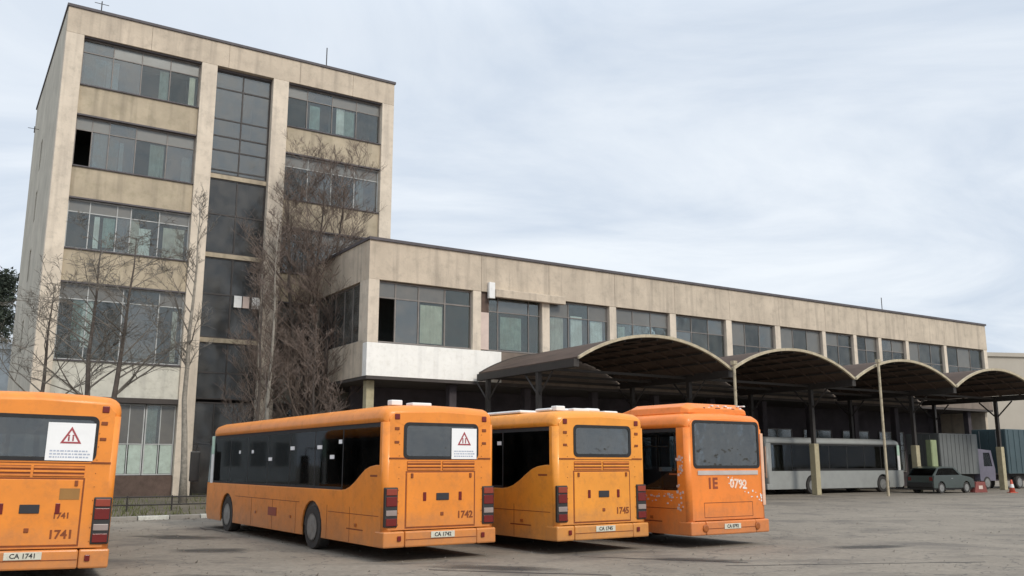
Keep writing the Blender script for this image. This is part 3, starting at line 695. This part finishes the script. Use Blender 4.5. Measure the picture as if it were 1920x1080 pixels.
        for cx in (.16, W_ - .16):
            h_ = MB().box(cx - .14, cx + .14, -.035, .05, .66, 1.42).build('tail_light_housing', blackp, e, .02)
            MB().box(cx - .115, cx + .115, -.052, -.036, 1.06, 1.24).build('red_lens', redlamp, h_, .012)
            MB().box(cx - .115, cx + .115, -.052, -.036, 1.27, 1.39).build('upper_lens', redsoft, h_, .012)
            MB().box(cx - .115, cx + .115, -.052, -.036, .88, .985).build('clear_lens', clearlamp, h_, .012)
            MB().box(cx - .115, cx + .115, -.052, -.036, .69, .83).build('lower_lens', redlamp, h_, .012)
        for cx in (.26, W_ - .26):
            MB().box(cx - .055, cx + .055, -.02, .0, 2.63 + dh, 2.74 + dh).build('marker_light', redlamp, e, .012)
            MB().box(cx - .05, cx + .05, -.015, 0, 2.42 + dh, 2.48 + dh).build('hinge', seam, e, .006)
            MB().box(cx - .05, cx + .05, -.015, 0, 2.16 + dh, 2.21 + dh).build('hinge', seam, e, .006)
        MB().box(.28, .36, -.09, -.071, .40, .50).build('reflector', redlamp, e, .01)
        MB().box(W_ - .36, W_ - .28, -.09, -.071, .40, .50).build('reflector', redlamp, e, .01)
        pl = MB().box(1.02, 1.56, -.085, -.074, .44, .56).build('number_plate', plate, e, .006)
        text('plate_characters', plate_txt, .105, (1.29, -.088, .50), (R(90), 0, 0), darkink, pl, .002)['kind'] = 'stuff'
    else:
        for cx in (.42, W_ - .42):
            l_ = MB().lathe([(.085, 0), (.085, -.02), (.06, -.03)], (cx, -.066, .44), 'y', 16).build('fog_lamp', amber, e)
        pl = MB().box(1.02, 1.56, -.085, -.074, .40, .52).build('number_plate', plate, e, .006)
        text('plate_characters', plate_txt, .105, (1.29, -.088, .46), (R(90), 0, 0), darkink, pl, .002)['kind'] = 'stuff'
        MB().panel([(.47, .66), (2.08, .66), (2.08, 1.0), (.47, 1.0)], [[(.485, .675), (2.065, .675), (2.065, .985), (.485, .985)]], (0, -.002, 0), (1, 0, 0), (0, 0, 1), (0, -1, 0), .004).build('door_seam', seam, e)
        MB().box(.30, W_ - .25, -.016, -.001, 1.62, 1.72).build('trim_strip', mat('pale_grey_trim', (.5, .45, .42), .6), e, .004)
        text('painted_text', '1E', .34, (.76, -.004, 1.42), (R(90), 0, 0), mat('brown_red_print', (.28, .06, .02), .7), e, .012)
        text('painted_text', '0792', .29, (1.62, -.004, 1.40), (R(90), R(4), 0), mat('peach_print', (.85, .62, .48), .7), e, .01)
        g = MB(); r2 = random.Random(5)
        for k in range(26):
            xx = 1.25 + 1.15 * (r2.random() ** .7); zz = 1.58 - (xx - 1.2) * .42 + r2.uniform(-.14, .06); s_ = r2.uniform(.02, .05)
            g.box(xx, xx + s_, -.008, -.001, zz, zz + s_)
        g.build('paint_flecks', whitep, e)['kind'] = 'stuff'
        g = MB()
        for k in range(28):
            yy = r2.uniform(.14, .34); zz = r2.uniform(.8, 2.0); s_ = r2.uniform(.03, .07); g.box(-.006, 0, yy, yy + s_, zz, zz + s_)
        for k in range(30):
            yy = r2.uniform(.3, 2.2); zz = r2.uniform(.95, 1.2); s_ = r2.uniform(.03, .09); g.box(-.006, 0, yy, yy + s_, zz, zz + s_ * .6)
        g.build('paint_flecks', mat('pale_pinkish_flecks', (.62, .48, .44), .7), e)['kind'] = 'stuff'
        MB().box(W_ - .13, W_ - .03, -.03, 0, .9, 2.6).build('light_column', mat('pale_orange_trim', (.75, .45, .30), .6), e, .02)
    # --- roof
    ct = [(0, zt), (0, zt + .10), (.015, zt + .18), (.05, zt + .25), (.11, zt + .30), (.20, zt + .335), (.6, zt + .36), (W_ / 2, zt + .375)]
    prof = ct + [(W_ - x, z) for x, z in ct[-2::-1]]
    def ring(y, inset, drop, bot=0):
        return [(min(max(x, inset), W_ - inset), y, max(zt + bot, z - drop) if z > zt + .02 else z + bot) for x, z in prof]
    MB().rings([ring(.03, .09, .13), ring(.08, .03, .07), ring(.16, .0, .02), ring(.4, 0, 0), ring(L - 1.0, 0, 0), ring(L - .6, .02, .03), ring(L - .35, .08, .10), ring(L - .22, .14, .2)]).build('roof', roofm_ or paint, e, smooth=True)
    for (a, b, x0, x1, h_) in units:
        if rear != 'std': break
        MB().box(x0, x1, a, b, H - .02, H + h_).build('roof_unit', whitep, e, .05)
    if rear == 'std' and number != '1741':
        MB().box(.3, .55, .35, .55, H - .02, H + .09).build('roof_vent', whitep, e, .02)
        MB().box(.75, 1.2, .3, .6, H - .02, H + .05).build('roof_vent', whitep, e, .02)
    elif rear == 'hump':
        hump = lambda y, i, z: [(.10 + i, y, H - .03), (.13 + i, y, H + z * .5), (.34 + i, y, H + z * .85), (W_ - .34 - i, y, H + z * .85), (W_ - .13 - i, y, H + z * .6), (W_ - .10 - i, y, H - .03)]
        hp = MB().rings([hump(.22, .20, .12), hump(.42, .12, .26), hump(2.2, .12, .27), hump(3.0, .25, .03)]).build('roof_cover', paint, e, .02)
        for (xx, s_) in ((1.2, .16), (1.75, .10), (.8, .06)): MB().box(xx, xx + s_, .225, .30, H + .04, H + .12).build('vent_opening', darkink, hp)
        g = MB(); r2 = random.Random(3)
        for k in range(18):
            xx = r2.uniform(.9, 2.3); s_ = r2.uniform(.03, .08); zz = r2.uniform(.0, .18); g.box(xx, xx + s_, .235 + zz * .2 + .0, .36 + zz, H + zz, H + zz + .03)
        g.build('paint_flecks', whitep, hp)['kind'] = 'stuff'
    if detail and style == 'slant':
        for (y_, z_, w2) in ((2.5, 1.98, .22), (3.2, 2.2, .26), (4.9, 2.2, .26), (6.45, 1.95, .24), (2.1, 2.3, .16), (7.9, 2.15, .14), (9.0, 2.15, .12)):  # small white rectangles laid on the side glass
            MB().box(-.004 + .02 - .008, .02 - .001, y_, y_ + w2, z_, z_ + .085).build('window_sticker', paper, e)
    # --- front
    MB().box(.08, W_ - .08, L - .10, L, .32, 1.2).build('front_panel', paint, e, .05)
    MB().panel([(.10, 1.21), (W_ - .10, 1.21), (W_ - .12, 2.60 + dh), (.12, 2.60 + dh)], [], (0, L - .04, 0), (1, 0, 0), (0, -.13, .9915), (0, 1, .13), .01).build('windscreen', glassC, e)
    for sx, nx in ((0, -1), (W_, 1)):
        MB().panel([(L - .355, 1.34), (L - .06, 1.34), (L - .22, zt - .01), (L - .355, zt - .01)], [], (sx - nx * .03, 0, 0), (0, 1, 0), (0, 0, 1), (nx, 0, 0), .006).build('driver_window', glassC, e)
        mi = MB().tube([(sx, L - .1, 2.45), (sx + nx * .25, L + .25, 2.5), (sx + nx * .30, L + .3, 2.2)], .02, 6).build('mirror_arm', blackp, e)
        MB().box(min(sx + nx * .16, sx + nx * .44), max(sx + nx * .16, sx + nx * .44), L + .26, L + .36, 1.35, 2.25).build('mirror_head', blackp, mi, .03)
    # --- underbody, floor, inside
    MB().box(.1, W_ - .1, .2, yr - .65, .40, 1.30).build('engine_bay', blackp, e)
    MB().box(.1, W_ - .1, yr + .65, yf - .65, .30, .42).build('floor', businside, e)
    MB().box(.1, W_ - .1, yf + .65, L - .12, .32, .42).build('floor', businside, e)
    for yc in (yr, yf):
        MB().box(.38, W_ - .38, yc - .645, yc + .645, .34, 1.12).build('axle_housing', blackp, e)
        wheel(e, .03, yc, 1); wheel(e, W_ - .03, yc, -1)
    if inner:
        g = MB()
        for k in range(9):
            y_ = 1.0 + k * 1.05
            for xx in (.18, 1.6): g.box(xx, xx + .78, y_, y_ + .45, .9, 1.02).box(xx, xx + .78, y_, y_ + .09, 1.02, 1.72)
        g.build('seats', seatm, e)['kind'] = 'stuff'
        for k in range(9):
            if k < 8: MB().box(.12 + .06 * (k % 3), .44, 1.0 + k * 1.05 - .01, 1.0 + k * 1.05 + .10, 1.70, 1.80).build('headrest', headrest, e, .01)
            if k % 2 == 0: MB().tube([(.85, 1.3 + k * 1.05, .42), (.85, 1.3 + k * 1.05, 2.7 + dh)], .018, 5).build('grab_pole', handle, e)
        MB().tube([(.8, 1.5, 2.30), (.8, L - 2, 2.30)], .018, 5).build('hand_rail', handle, e)
        MB().box(.06, W_ - .06, .2, L - .4, zt - .02, zt + .01).build('ceiling', businside, e)
        lg = MB(); lg.box(.13, rw[0] - .05, .07, .12, .9, zt - .03).box(rw[1] + .05, W_ - .13, .07, .12, .9, zt - .03).box(rw[0] - .05, rw[1] + .05, .07, .12, .9, rw[2] - .05)
        for k in range(1, 8): lg.box(.07, .11, 2.03 + (L - 2.67) * (k - 1) / 6, 2.09 + (L - 2.67) * (k - 1) / 6, 1.3, zt - .03).box(W_ - .11, W_ - .07, 2.03 + (L - 2.67) * (k - 1) / 6, 2.09 + (L - 2.67) * (k - 1) / 6, 1.3, zt - .03)
        lg.box(.07, .1, 2.1, L - .7, .5, 1.26).box(W_ - .1, W_ - .07, 2.1, L - .7, .5, 1.26)
        lg.build('lining', businside, e)
        for k in range(6): MB().box(1.15, 1.4, 1.2 + k * 1.6, 2.0 + k * 1.6, zt - .05, zt - .021).build('ceiling_panel', headrest, e)
    return e

bus('city_bus', (-2.49, 17.95, -.07), R(34.0), orange2, 'orange bus showing its whole left side, with a white warning poster in the rear window', '1742', signs=True, group='orange city buses parked in the yard', plate_txt='CA 1742', H=3.06)
bus('city_bus', (.92, 19.52, -.07), R(34.2), orange3, 'yellow-orange bus with no poster, second of three parked side by side in the middle', '1745', group='orange city buses parked in the yard', rearwin=(.52, 2.10, 2.05, 2.68), plate_txt='CA 1745', H=3.04, units=((.5, 1.1, .25, .8, .05), (.4, .8, 1.2, 1.6, .07), (.6, 1.1, 1.9, 2.3, .04), (1.6, 4.2, .2, 1.7, .05)))
bus('city_bus', (4.0, 20.95, -.07), R(33.6), orange4, 'red-orange bus with roof hump and flecked lettering, rightmost of the orange buses', '0792', style='straight', rear='hump', group='orange city buses parked in the yard', rearwin=(.20, 2.36, 1.80, 2.84), H=3.07, plate_txt='CA 0792')
bus('city_bus', (-8.98, 14.40, -.12), R(28.5), orange2, 'orange bus cut off by the left edge, white triangle poster in its rear window', '1741', signs=True, roll=R(1.1), H=3.14, rearwin=(.44, 2.18, 2.03, 2.72), poster_w=.72, group='orange city buses parked in the yard', plate_txt='CA 1741')
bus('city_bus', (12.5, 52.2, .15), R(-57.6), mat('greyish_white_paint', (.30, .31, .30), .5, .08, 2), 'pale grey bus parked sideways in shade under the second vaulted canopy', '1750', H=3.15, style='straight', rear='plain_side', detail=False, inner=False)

# ------------------------------------------------------------------ other vehicles
def truck(loc, yaw, paint, cabp, label, L=6.5, H=3.7):
    e = empty('box_truck', loc, yaw, label, 'truck')
    MB().box(0, 2.4, 0, L - 2.0, 1.0, H).build('cargo_box', paint, e, .03)
    g = MB()
    for k in range(8): g.box(2.4, 2.425, .3 + k * (L - 2.6) / 8, .36 + k * (L - 2.6) / 8, 1.05, H - .05)
    g.build('box_rib', paint, e)
    for x in (.05, 1.225): d = MB().box(x, x + 1.125, -.03, -.002, 1.08, H - .08).build('rear_door', paint, e, .01); MB().box(x + .5, x + .54, -.06, -.031, 1.1, H - .1).build('lock_bar', galv, d)
    MB().panel([(L - 1.85, .55), (L - .05, .55), (L, 1.3), (L - .35, 2.55), (L - 1.85, 2.65)], [[(L - 1.3, 1.5), (L - .3, 1.5), (L - .55, 2.4), (L - 1.3, 2.4)]], (2.3, 0, 0), (0, 1, 0), (0, 0, 1), (1, 0, 0), .06).build('cab_side', cabp, e)
    MB().panel([(L - 1.85, .55), (L - .05, .55), (L, 1.3), (L - .35, 2.55), (L - 1.85, 2.65)], [], (.1, 0, 0), (0, 1, 0), (0, 0, 1), (-1, 0, 0), .06).build('cab_side', cabp, e)
    MB().box(.16, 2.24, L - 1.85, L - 1.8, .6, 2.6).box(.16, 2.24, L - .12, L - .02, .55, 1.3).box(.16, 2.24, L - 1.8, L - .4, 2.5, 2.56).build('cab_shell', cabp, e)
    MB().panel([(.18, 0), (2.22, 0), (2.22, 1.28), (.18, 1.28)], [], (0, L - .03, 1.3), (1, 0, 0), (0, -.27, .963), (0, 1, .3), .01).build('windscreen', busglass, e)
    MB().box(2.26, 2.27, L - 1.3, L - .4, 1.5, 2.4).build('side_window', busglass, e)
    MB().box(.5, 1.9, .1, L - .3, .6, .95).build('chassis', steel, e)
    for y in (1.3, L - 1.1):
        wheel(e, .08, y, 1, .42); wheel(e, 2.32, y, -1, .42)
    return e
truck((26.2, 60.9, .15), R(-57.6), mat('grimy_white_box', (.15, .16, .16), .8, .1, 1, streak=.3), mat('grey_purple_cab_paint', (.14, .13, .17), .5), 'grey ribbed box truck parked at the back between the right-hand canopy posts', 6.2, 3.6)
truck((32.3, 64.3, .15), R(-57.6), teal, teal, 'dark teal box truck partly in view at the right edge under the canopy', 8, 4.0)
def car(loc, yaw, paint, label):
    e = empty('parked_car', loc, yaw, label, 'car')
    prof = [(0, .35), (.02, .75), (.08, 1.0), (.55, 1.42), (1.1, 1.5), (2.2, 1.47), (2.95, 1.02), (3.75, .88), (3.98, .7), (4.0, .35)]
    win = [(.35, 1.02), (.65, 1.38), (1.15, 1.43), (2.1, 1.41), (2.7, 1.03)]
    lower = [(0, .3)] + arch(.75, .36, 8, .3, .33) + arch(3.2, .36, 8, .3, .33) + [(4.0, .3), (4.0, .62), (3.9, .78), (3.7, .86), (2.9, 1.0), (.08, 1.0), (.0, .7)]
    for x, s in ((0, -1), (1.7, 1)):
        MB().panel(lower, [], (x, 0, 0), (0, 1, 0), (0, 0, 1), (s, 0, 0), .05).build('side_panel', paint, e, .01)
        MB().panel(win, [], (x - s * .10, 0, 0), (0, 1, 0), (0, 0, 1), (s, 0, 0), .01).build('side_window', busglass, e)
        MB().panel([(.06, 1.0), (.55, 1.42), (1.1, 1.5), (2.2, 1.47), (2.95, 1.0)], [win], (x - s * .08, 0, 0), (0, 1, 0), (0, 0, 1), (s, 0, 0), .05).build('window_frame', paint, e)
        MB().box(min(x, x + s * .02), max(x, x + s * .02), 1.7, 1.85, .82, .86).build('door_handle', galv, e)
    rr = lambda p, w_: [(.85 - w_, p[0], p[1]), (.85 + w_, p[0], p[1]), (.85 + w_, p[0], p[1] - .06), (.85 - w_, p[0], p[1] - .06)]
    MB().rings([rr((.5, 1.42), .74), rr((1.1, 1.52), .74), rr((2.2, 1.49), .74)]).build('roof', paint, e)
    MB().rings([rr((2.95, 1.0), .78), rr((3.75, .88), .8), rr((3.97, .68), .8)]).build('bonnet', paint, e)
    MB().rings([rr((2.2, 1.47), .72), rr((2.95, 1.02), .76)]).build('windscreen', busglass, e)
    MB().rings([rr((.5, 1.40), .72), rr((.06, 1.0), .76)]).build('rear_window', busglass, e)
    MB().box(.04, 1.66, -.04, .1, .35, .62).build('bumper', blackp, e, .03); MB().box(.04, 1.66, 3.92, 4.05, .3, .58).build('bumper', blackp, e, .03)
    MB().box(.06, 1.64, 0.0, .08, .62, 1.0).build('tailgate', paint, e)
    MB().box(.1, 1.6, .1, 3.9, .2, .36).build('floor', blackp, e)
    for x in (.1, 1.45): MB().box(x, x + .18, -.02, .0, .72, .92).build('tail_light', redlamp, e); MB().box(x, x + .2, 3.96, 4.0, .62, .76).build('headlight', clearlamp, e)
    for y in (.75, 3.2):
        for x, s in ((.02, 1), (1.68, -1)):
            w_ = MB().lathe([(.2, 0), (.3, 0), (.31, .03 * s), (.31, .17 * s), (.3, .2 * s)], (x, y, .31), 'x', 20).build('wheel', tyre, e); MB().lathe([(.2, -.005 * s), (.14, .02 * s), (.05, -.01 * s)], (x, y, .31), 'x', 16).build('rim', rim, w_)
    return e
car((22.9, 53.6, .15), R(-57.6), carpaint, 'dark hatchback parked low in front of the canopy posts at the right')
def cone(loc, label, rz=0):
    e = empty('traffic_cone', loc, rz, label, 'traffic cone')
    MB().box(-.22, .22, -.22, .22, 0, .04).build('base', conem, e, .01)
    b = MB().lathe([(.17, .04), (.05, .72), (.035, .75)], (0, 0, 0), 'z', 16).build('cone_body', conem, e, smooth=True)
    MB().lathe([(.128, .30), (.095, .50)], (0, 0, 0), 'z', 16).build('stripe', whitep, e)
    return e
o = C0 + U * 30.9 - NV * .6
cone((o.x, o.y, .15), 'red-orange traffic cone on the ground in front of the far right canopy')
o2 = C0 + U * 30.9 + NV * .5
e = empty('plastic_barrier', (o2.x - .3, o2.y, .15), BROT, 'low dark red barrier block next to the traffic cone', 'barrier')
MB().panel([(0, 0), (1.3, 0), (1.2, .3), (1.1, .62), (.2, .62), (.1, .3)], [], (-1.4, 0, 0), (1, 0, 0), (0, 0, 1), (0, -1, 0), .35).build('body', mat('dull_red_plastic', (.22, .06, .05), .7), e, .03)
MB().box(-1.0, -.6, -.01, -.001, .2, .4).build('reflector', pinkm, e)
o3 = C0 + U * 29.2 + NV * 3.0
e = empty('notice_cabinet', (o3.x, o3.y, .15), BROT, 'lime green cabinet on a stand beside the grey truck', 'cabinet')
MB().box(-.3, .3, 0, .35, 1.3, 3.1).build('cabinet_box', limeg, e, .02); MB().box(-.25, .25, -.02, -.002, 1.36, 3.04).build('cabinet_door', limeg, e, .01)
for s in (-.22, .22): MB().box(s - .03, s + .03, .1, .16, 0, 1.297).build('leg', steel, e)

# ------------------------------------------------------------------ verge with kerb in front of the tower
K0 = NV * 32.3
def kp(u, n): return K0 + U * u + NV * n
m = MB(); us = [-45 + 2 * k for k in range(31)]
for n_ in (0.16, 1.5, 3.5, 6, 9, 14.7):
    for u in us:
        p = kp(u, n_); m.v.append((p.x, p.y, gz(p.y) + .12 + (rnd.uniform(-.02, .05) if .5 < n_ < 14 else 0)))
for j in range(5):
    for i in range(len(us) - 1): a = j * len(us) + i; m.f.append((a, a + 1, a + 1 + len(us), a + len(us)))
tag(m.build('verge', soil, recalc=False), kind='structure')
vg = tag(empty('kerb', (0, 0, 0), 0, None, None), kind='structure')
k = 0; u = -20.
while u < 15:
    p = kp(u, 0); b = MB().box(0, .97, 0, .15, -.15, .135).build('kerb_stone', kerbw if (k % 2 == 0) else kerbm, vg, .015)
    b.location = (p.x, p.y, gz(p.y)); b.rotation_euler = (0, 0, BROT); u += 1.0; k += 1
# grass tufts
g = MB(); r2 = random.Random(11)
for k in range(9000):
    u = r2.uniform(-14, 14.5); n_ = .25 + 13 * r2.random() ** 1.6
    if math.sin(u * 1.3) + math.sin(n_ * 2 + u) + r2.uniform(-1, 1) < -.3: continue
    p = kp(u, n_); z = gz(p.y) + .11; h = r2.uniform(.06, .28); a = r2.uniform(0, 6.28); w2 = .02; l_ = r2.uniform(-.1, .1); l2 = r2.uniform(-.1, .1)
    i = len(g.v); g.v += [(p.x - w2 * math.cos(a), p.y - w2 * math.sin(a), z), (p.x + w2 * math.cos(a), p.y + w2 * math.sin(a), z), (p.x + l_, p.y + l2, z + h)]; g.f.append((i, i + 1, i + 2))
tag(g.build('grass', grassm, recalc=False), label='patchy winter grass on the strip before the tower', cat='grass', kind='stuff')
g = MB(); r3 = random.Random(23)
for k in range(3500):
    y = r3.uniform(12, 46); x = r3.uniform(-.55, .62) * y
    if r3.random() < .35: pq = kp(r3.uniform(-16, 15), -abs(r3.gauss(0, .25)) - .03); x, y = pq.x, pq.y
    s_ = r3.uniform(.008, .03) * (1 + (r3.random() < .04) * 1.2); z = gz(y); a = r3.uniform(0, 3)
    i = len(g.v); g.v += [(x + s_ * math.cos(a), y + s_ * math.sin(a), z), (x - s_ * math.sin(a), y + s_ * math.cos(a), z), (x - s_ * .9, y - s_ * .6, z), (x, y, z + s_)]
    g.f += [(i, i + 1, i + 3), (i + 1, i + 2, i + 3), (i + 2, i, i + 3)]
tag(g.build('gravel', mat('grit_stones', (.22, .2, .17), .95, .4, 3), recalc=False), label='loose grit and small stones scattered over the yard surface', cat='gravel', kind='stuff')
# low railing in front of the entrance
p = kp(3.0, 2.2); e = empty('low_railing', (p.x, p.y, gz(p.y) + .12), BROT, 'low grey metal railing along the grass in front of the tower entrance', 'railing')
for z in (.28, .55): MB().tube([(0, 0, z), (9, 0, z)], .028, 6).build('rail', steel, e)
for k in range(7): MB().tube([(k * 1.5, 0, 0), (k * 1.5, 0, .6)], .03, 6).build('rail_post', steel, e)

# ------------------------------------------------------------------ trees
def tree(loc, h, spread, label, seed, trunk_m, twig_m, stems=((0, 0, 0, 0),), r0=.13, first=.3, dens=1.0, up=.5, levels=4, trunk_r2=.25, droop=0, nlat=10, rz=None, taper=.75):
    rr = random.Random(seed); e = empty('bare_tree', loc, rr.uniform(0, 6) if rz is None else rz, label, 'tree')
    tk = MB(); br = MB()
    def grow(p, d, length, r, lev):
        n = 4 if lev <= 1 else 3
        pts = [Vector(p)]; dd = Vector(d).normalized(); seg = length / n
        for k in range(n):
            dd = (dd + Vector((rr.uniform(-.22, .22), rr.uniform(-.22, .22), rr.uniform(-.06, .2) * up - droop * lev * .08))).normalized()
            pts.append(pts[-1] + dd * seg)
        rads = [max(.006, r * (1 - .75 * k / n)) for k in range(n + 1)]
        br.tube(pts, rads, 5 if lev <= 1 else 3, cap=False)
        if lev >= levels: return
        for k in range(int((3 + rr.random() * 3) * dens)):
            t = rr.uniform(.2, 1); q = min(n - 1, int(t * n)); f_ = t * n - q
            pp = pts[q].lerp(pts[q + 1], f_); a = rr.uniform(0, 6.28)
            side = Vector((math.cos(a), math.sin(a), rr.uniform(-.1, .7)))
            nd = (dd * rr.uniform(.5, 1) + side * rr.uniform(.5, 1)).normalized()
            grow(pp, nd, length * rr.uniform(.38, .62), rads[q] * .55, lev + 1)
    for (sx, sy, lx, ly) in stems:
        n = 9; pts = [Vector((sx, sy, -.1))]
        wob = Vector((0, 0, 0))
        for k in range(1, n + 1):
            wob += Vector((rr.uniform(-.09, .09), rr.uniform(-.09, .09), 0)) * (h / 12)
            pts.append(Vector((sx + lx * k / n, sy + ly * k / n, h * k / n)) + wob)
        rads = [r0 * (1.25 if k == 0 else 1) * (1 - (1 - .08) * (k / n) ** .9) for k in range(n + 1)]
        tk.tube(pts, rads, 10)
        L_ = int(nlat * dens * (1 if len(stems) == 1 else .7))
        for k in range(L_):
            t = first + (1 - first) * (k + rr.random()) / L_; q = min(n - 1, int(t * n)); pp = pts[q].lerp(pts[q + 1], t * n - q)
            a = rr.uniform(0, 6.28); s_ = spread * (1.15 - taper * (t - first) / (1 - first)) * rr.uniform(.7, 1.1)
            grow(pp, Vector((math.cos(a), math.sin(a), rr.uniform(.35, .9) * (1 + up))), s_, max(.015, rads[q] * .42), 1)
    tk.build('trunk', trunk_m, e, smooth=True); br.build('crown', twig_m, e, recalc=False)
    return e
def at(px, Y): return ((px - 960) / 1726 * Y, Y, gz(Y) + .12)
tree(at(176, 35.5), 10.6, 3.1, 'bare spreading two-stemmed tree before the left windows of the tower', 3, barkd, twigg, stems=((-.35, 0, -.25, .3), (.3, .1, .55, -.3)), r0=.17, first=.34, nlat=30, up=.4, droop=.5, rz=0)
tree(at(62, 37), 9.0, 2.6, 'thin bare tree at the left corner of the tower behind the cut-off bus', 9, barkd, twigg, r0=.15, first=.35, nlat=11)
tree(at(347, 37), 12.5, 2.0, 'slim pale-barked tree in front of the pier right of the left windows', 5, barkl, twigg, r0=.15, first=.35, up=.9, nlat=14)
tree(at(497, 40), 12.8, 1.7, 'slim pale-barked tree right of the tower stair windows', 15, barkl, twigm, r0=.12, first=.3, up=.9, nlat=14)
q = T0 + U * 12.2 - NV * 2.6
tree((q.x, q.y, .25), 16.2, 3.1, 'tall dense brown tree in the corner between tower and wing', 21, barkd, twigm, r0=.22, first=.12, dens=1.22, up=.7, nlat=48, stems=((0, 0, .6, 0), (-.2, .3, -1.0, .2), (.2, 0, 1.25, -.6)), taper=.45, rz=BROT)
q = T0 + U * 9.6 - NV * 3.4
tree((q.x, q.y, .25), 11.0, 2.4, 'lower brown twiggy tree beside the stair windows of the tower', 33, barkd, twigm, r0=.13, first=.12, dens=1.2, up=.8, nlat=22)
tree(at(585, 37.5), 7.6, 1.8, 'small brown twiggy tree in front of the side face of the wing', 41, barkd, twigm, r0=.09, first=.12, dens=1.2, up=.8, nlat=16)

# evergreen mass far left, pale building behind
def evergreen(loc, h, r, label, seed):
    rr = random.Random(seed); e = empty('evergreen_tree', loc, 0, label, 'tree')
    MB().tube([(0, 0, -.2), (.1, 0, h * .5), (0, 0, h * .95)], [.3, .2, .04], 8).build('trunk', barkd, e)
    g = MB()
    clumps = [(Vector((rr.gauss(0, .45) * r * (1 - t * .75), rr.gauss(0, .45) * r * (1 - t * .75), h * (.2 + .8 * t))), rr.uniform(.5, 1.1)) for t in [rr.random() for _ in range(150)]]
    for c, cr_ in clumps:
        for k in range(110):
            d = Vector((rr.gauss(0, 1), rr.gauss(0, 1), rr.gauss(0, .7))).normalized() * cr_ * rr.random() ** .4
            p = c + d; s = rr.uniform(.12, .28); a = Vector((rr.uniform(-1, 1), rr.uniform(-1, 1), rr.uniform(-1, 1))) * s; b = Vector((rr.uniform(-1, 1), rr.uniform(-1, 1), rr.uniform(-1, 1))) * s
            i = len(g.v); g.v += [tuple(p), tuple(p + a), tuple(p + b)]; g.f.append((i, i + 1, i + 2))
    g.build('crown', leafdark, e, recalc=False); return e
evergreen((-42.5, 74, .1), 17.2, 3.2, 'dark evergreen tree at the far left edge behind the tower', 2)
bl = empty('pale_building', (-62, 62, .1), R(8), 'pale grey two storey building at the left edge behind the trees', 'building')
MB().box(0, 28.5, 0, 12, 0, 9.9).build('wall', farpale, bl); MB().box(-.3, 28.8, -.3, 12.3, 9.903, 10.3).build('roof', farpale, bl)
for k in range(9):
    for z in (1.4, 5.6):
        f_ = MB().panel([(0, 0), (2.0, 0), (2.0, 2.4), (0, 2.4)], [[(.1, .1), (.95, .1), (.95, 2.3), (.1, 2.3)], [(1.05, .1), (1.9, .1), (1.9, 2.3), (1.05, 2.3)]], (1 + k * 3.1, -.03, z), (1, 0, 0), (0, 0, 1), (0, -1, 0), .02).build('window', framew, bl)
        MB().box(1.08 + k * 3.1, 2.92 + k * 3.1, -.02, -.005, z + .08, z + 2.32).build('pane', mat('far_dull_pane', (.12, .14, .15), .3), f_)
# far right beige block
br_ = empty('beige_hall', (44.5, 92, .1), R(10), 'plain beige hall beyond the end of the wing', 'building')
MB().box(0, 46, 0, 18, 0, 12.6).build('wall', farbeige, br_); MB().box(-.2, 46.2, -.2, 18.2, 12.603, 13.0).build('roof', farbeige, br_)
for k in range(10):
    f_ = MB().panel([(0, 0), (3.2, 0), (3.2, 1.3), (0, 1.3)], [[(.1, .1), (1.55, .1), (1.55, 1.2), (.1, 1.2)], [(1.65, .1), (3.1, .1), (3.1, 1.2), (1.65, 1.2)]], (1.2 + k * 4.5, -.03, 8.2), (1, 0, 0), (0, 0, 1), (0, -1, 0), .02).build('window', farbeige, br_)
    MB().box(1.25 + k * 4.5, 4.35 + k * 4.5, -.02, -.005, 8.25, 9.45).build('pane', mat('far_beige_pane', (.30, .28, .25), .5), f_)
MB().box(-.01, 46.01, -.05, -.002, 0, 3.2).build('dark_base', darkwall, br_)
# low yard wall joining the far buildings
yw = empty('yard_wall', (-120, 118, .15), 0, 'long low grey perimeter wall far behind the buildings', 'wall')
MB().box(0, 300, 0, .4, 0, 3.0).build('wall_body', kerbm, yw); MB().box(-.1, 300.1, -.06, .46, 3.003, 3.12).build('coping', kerbm, yw)
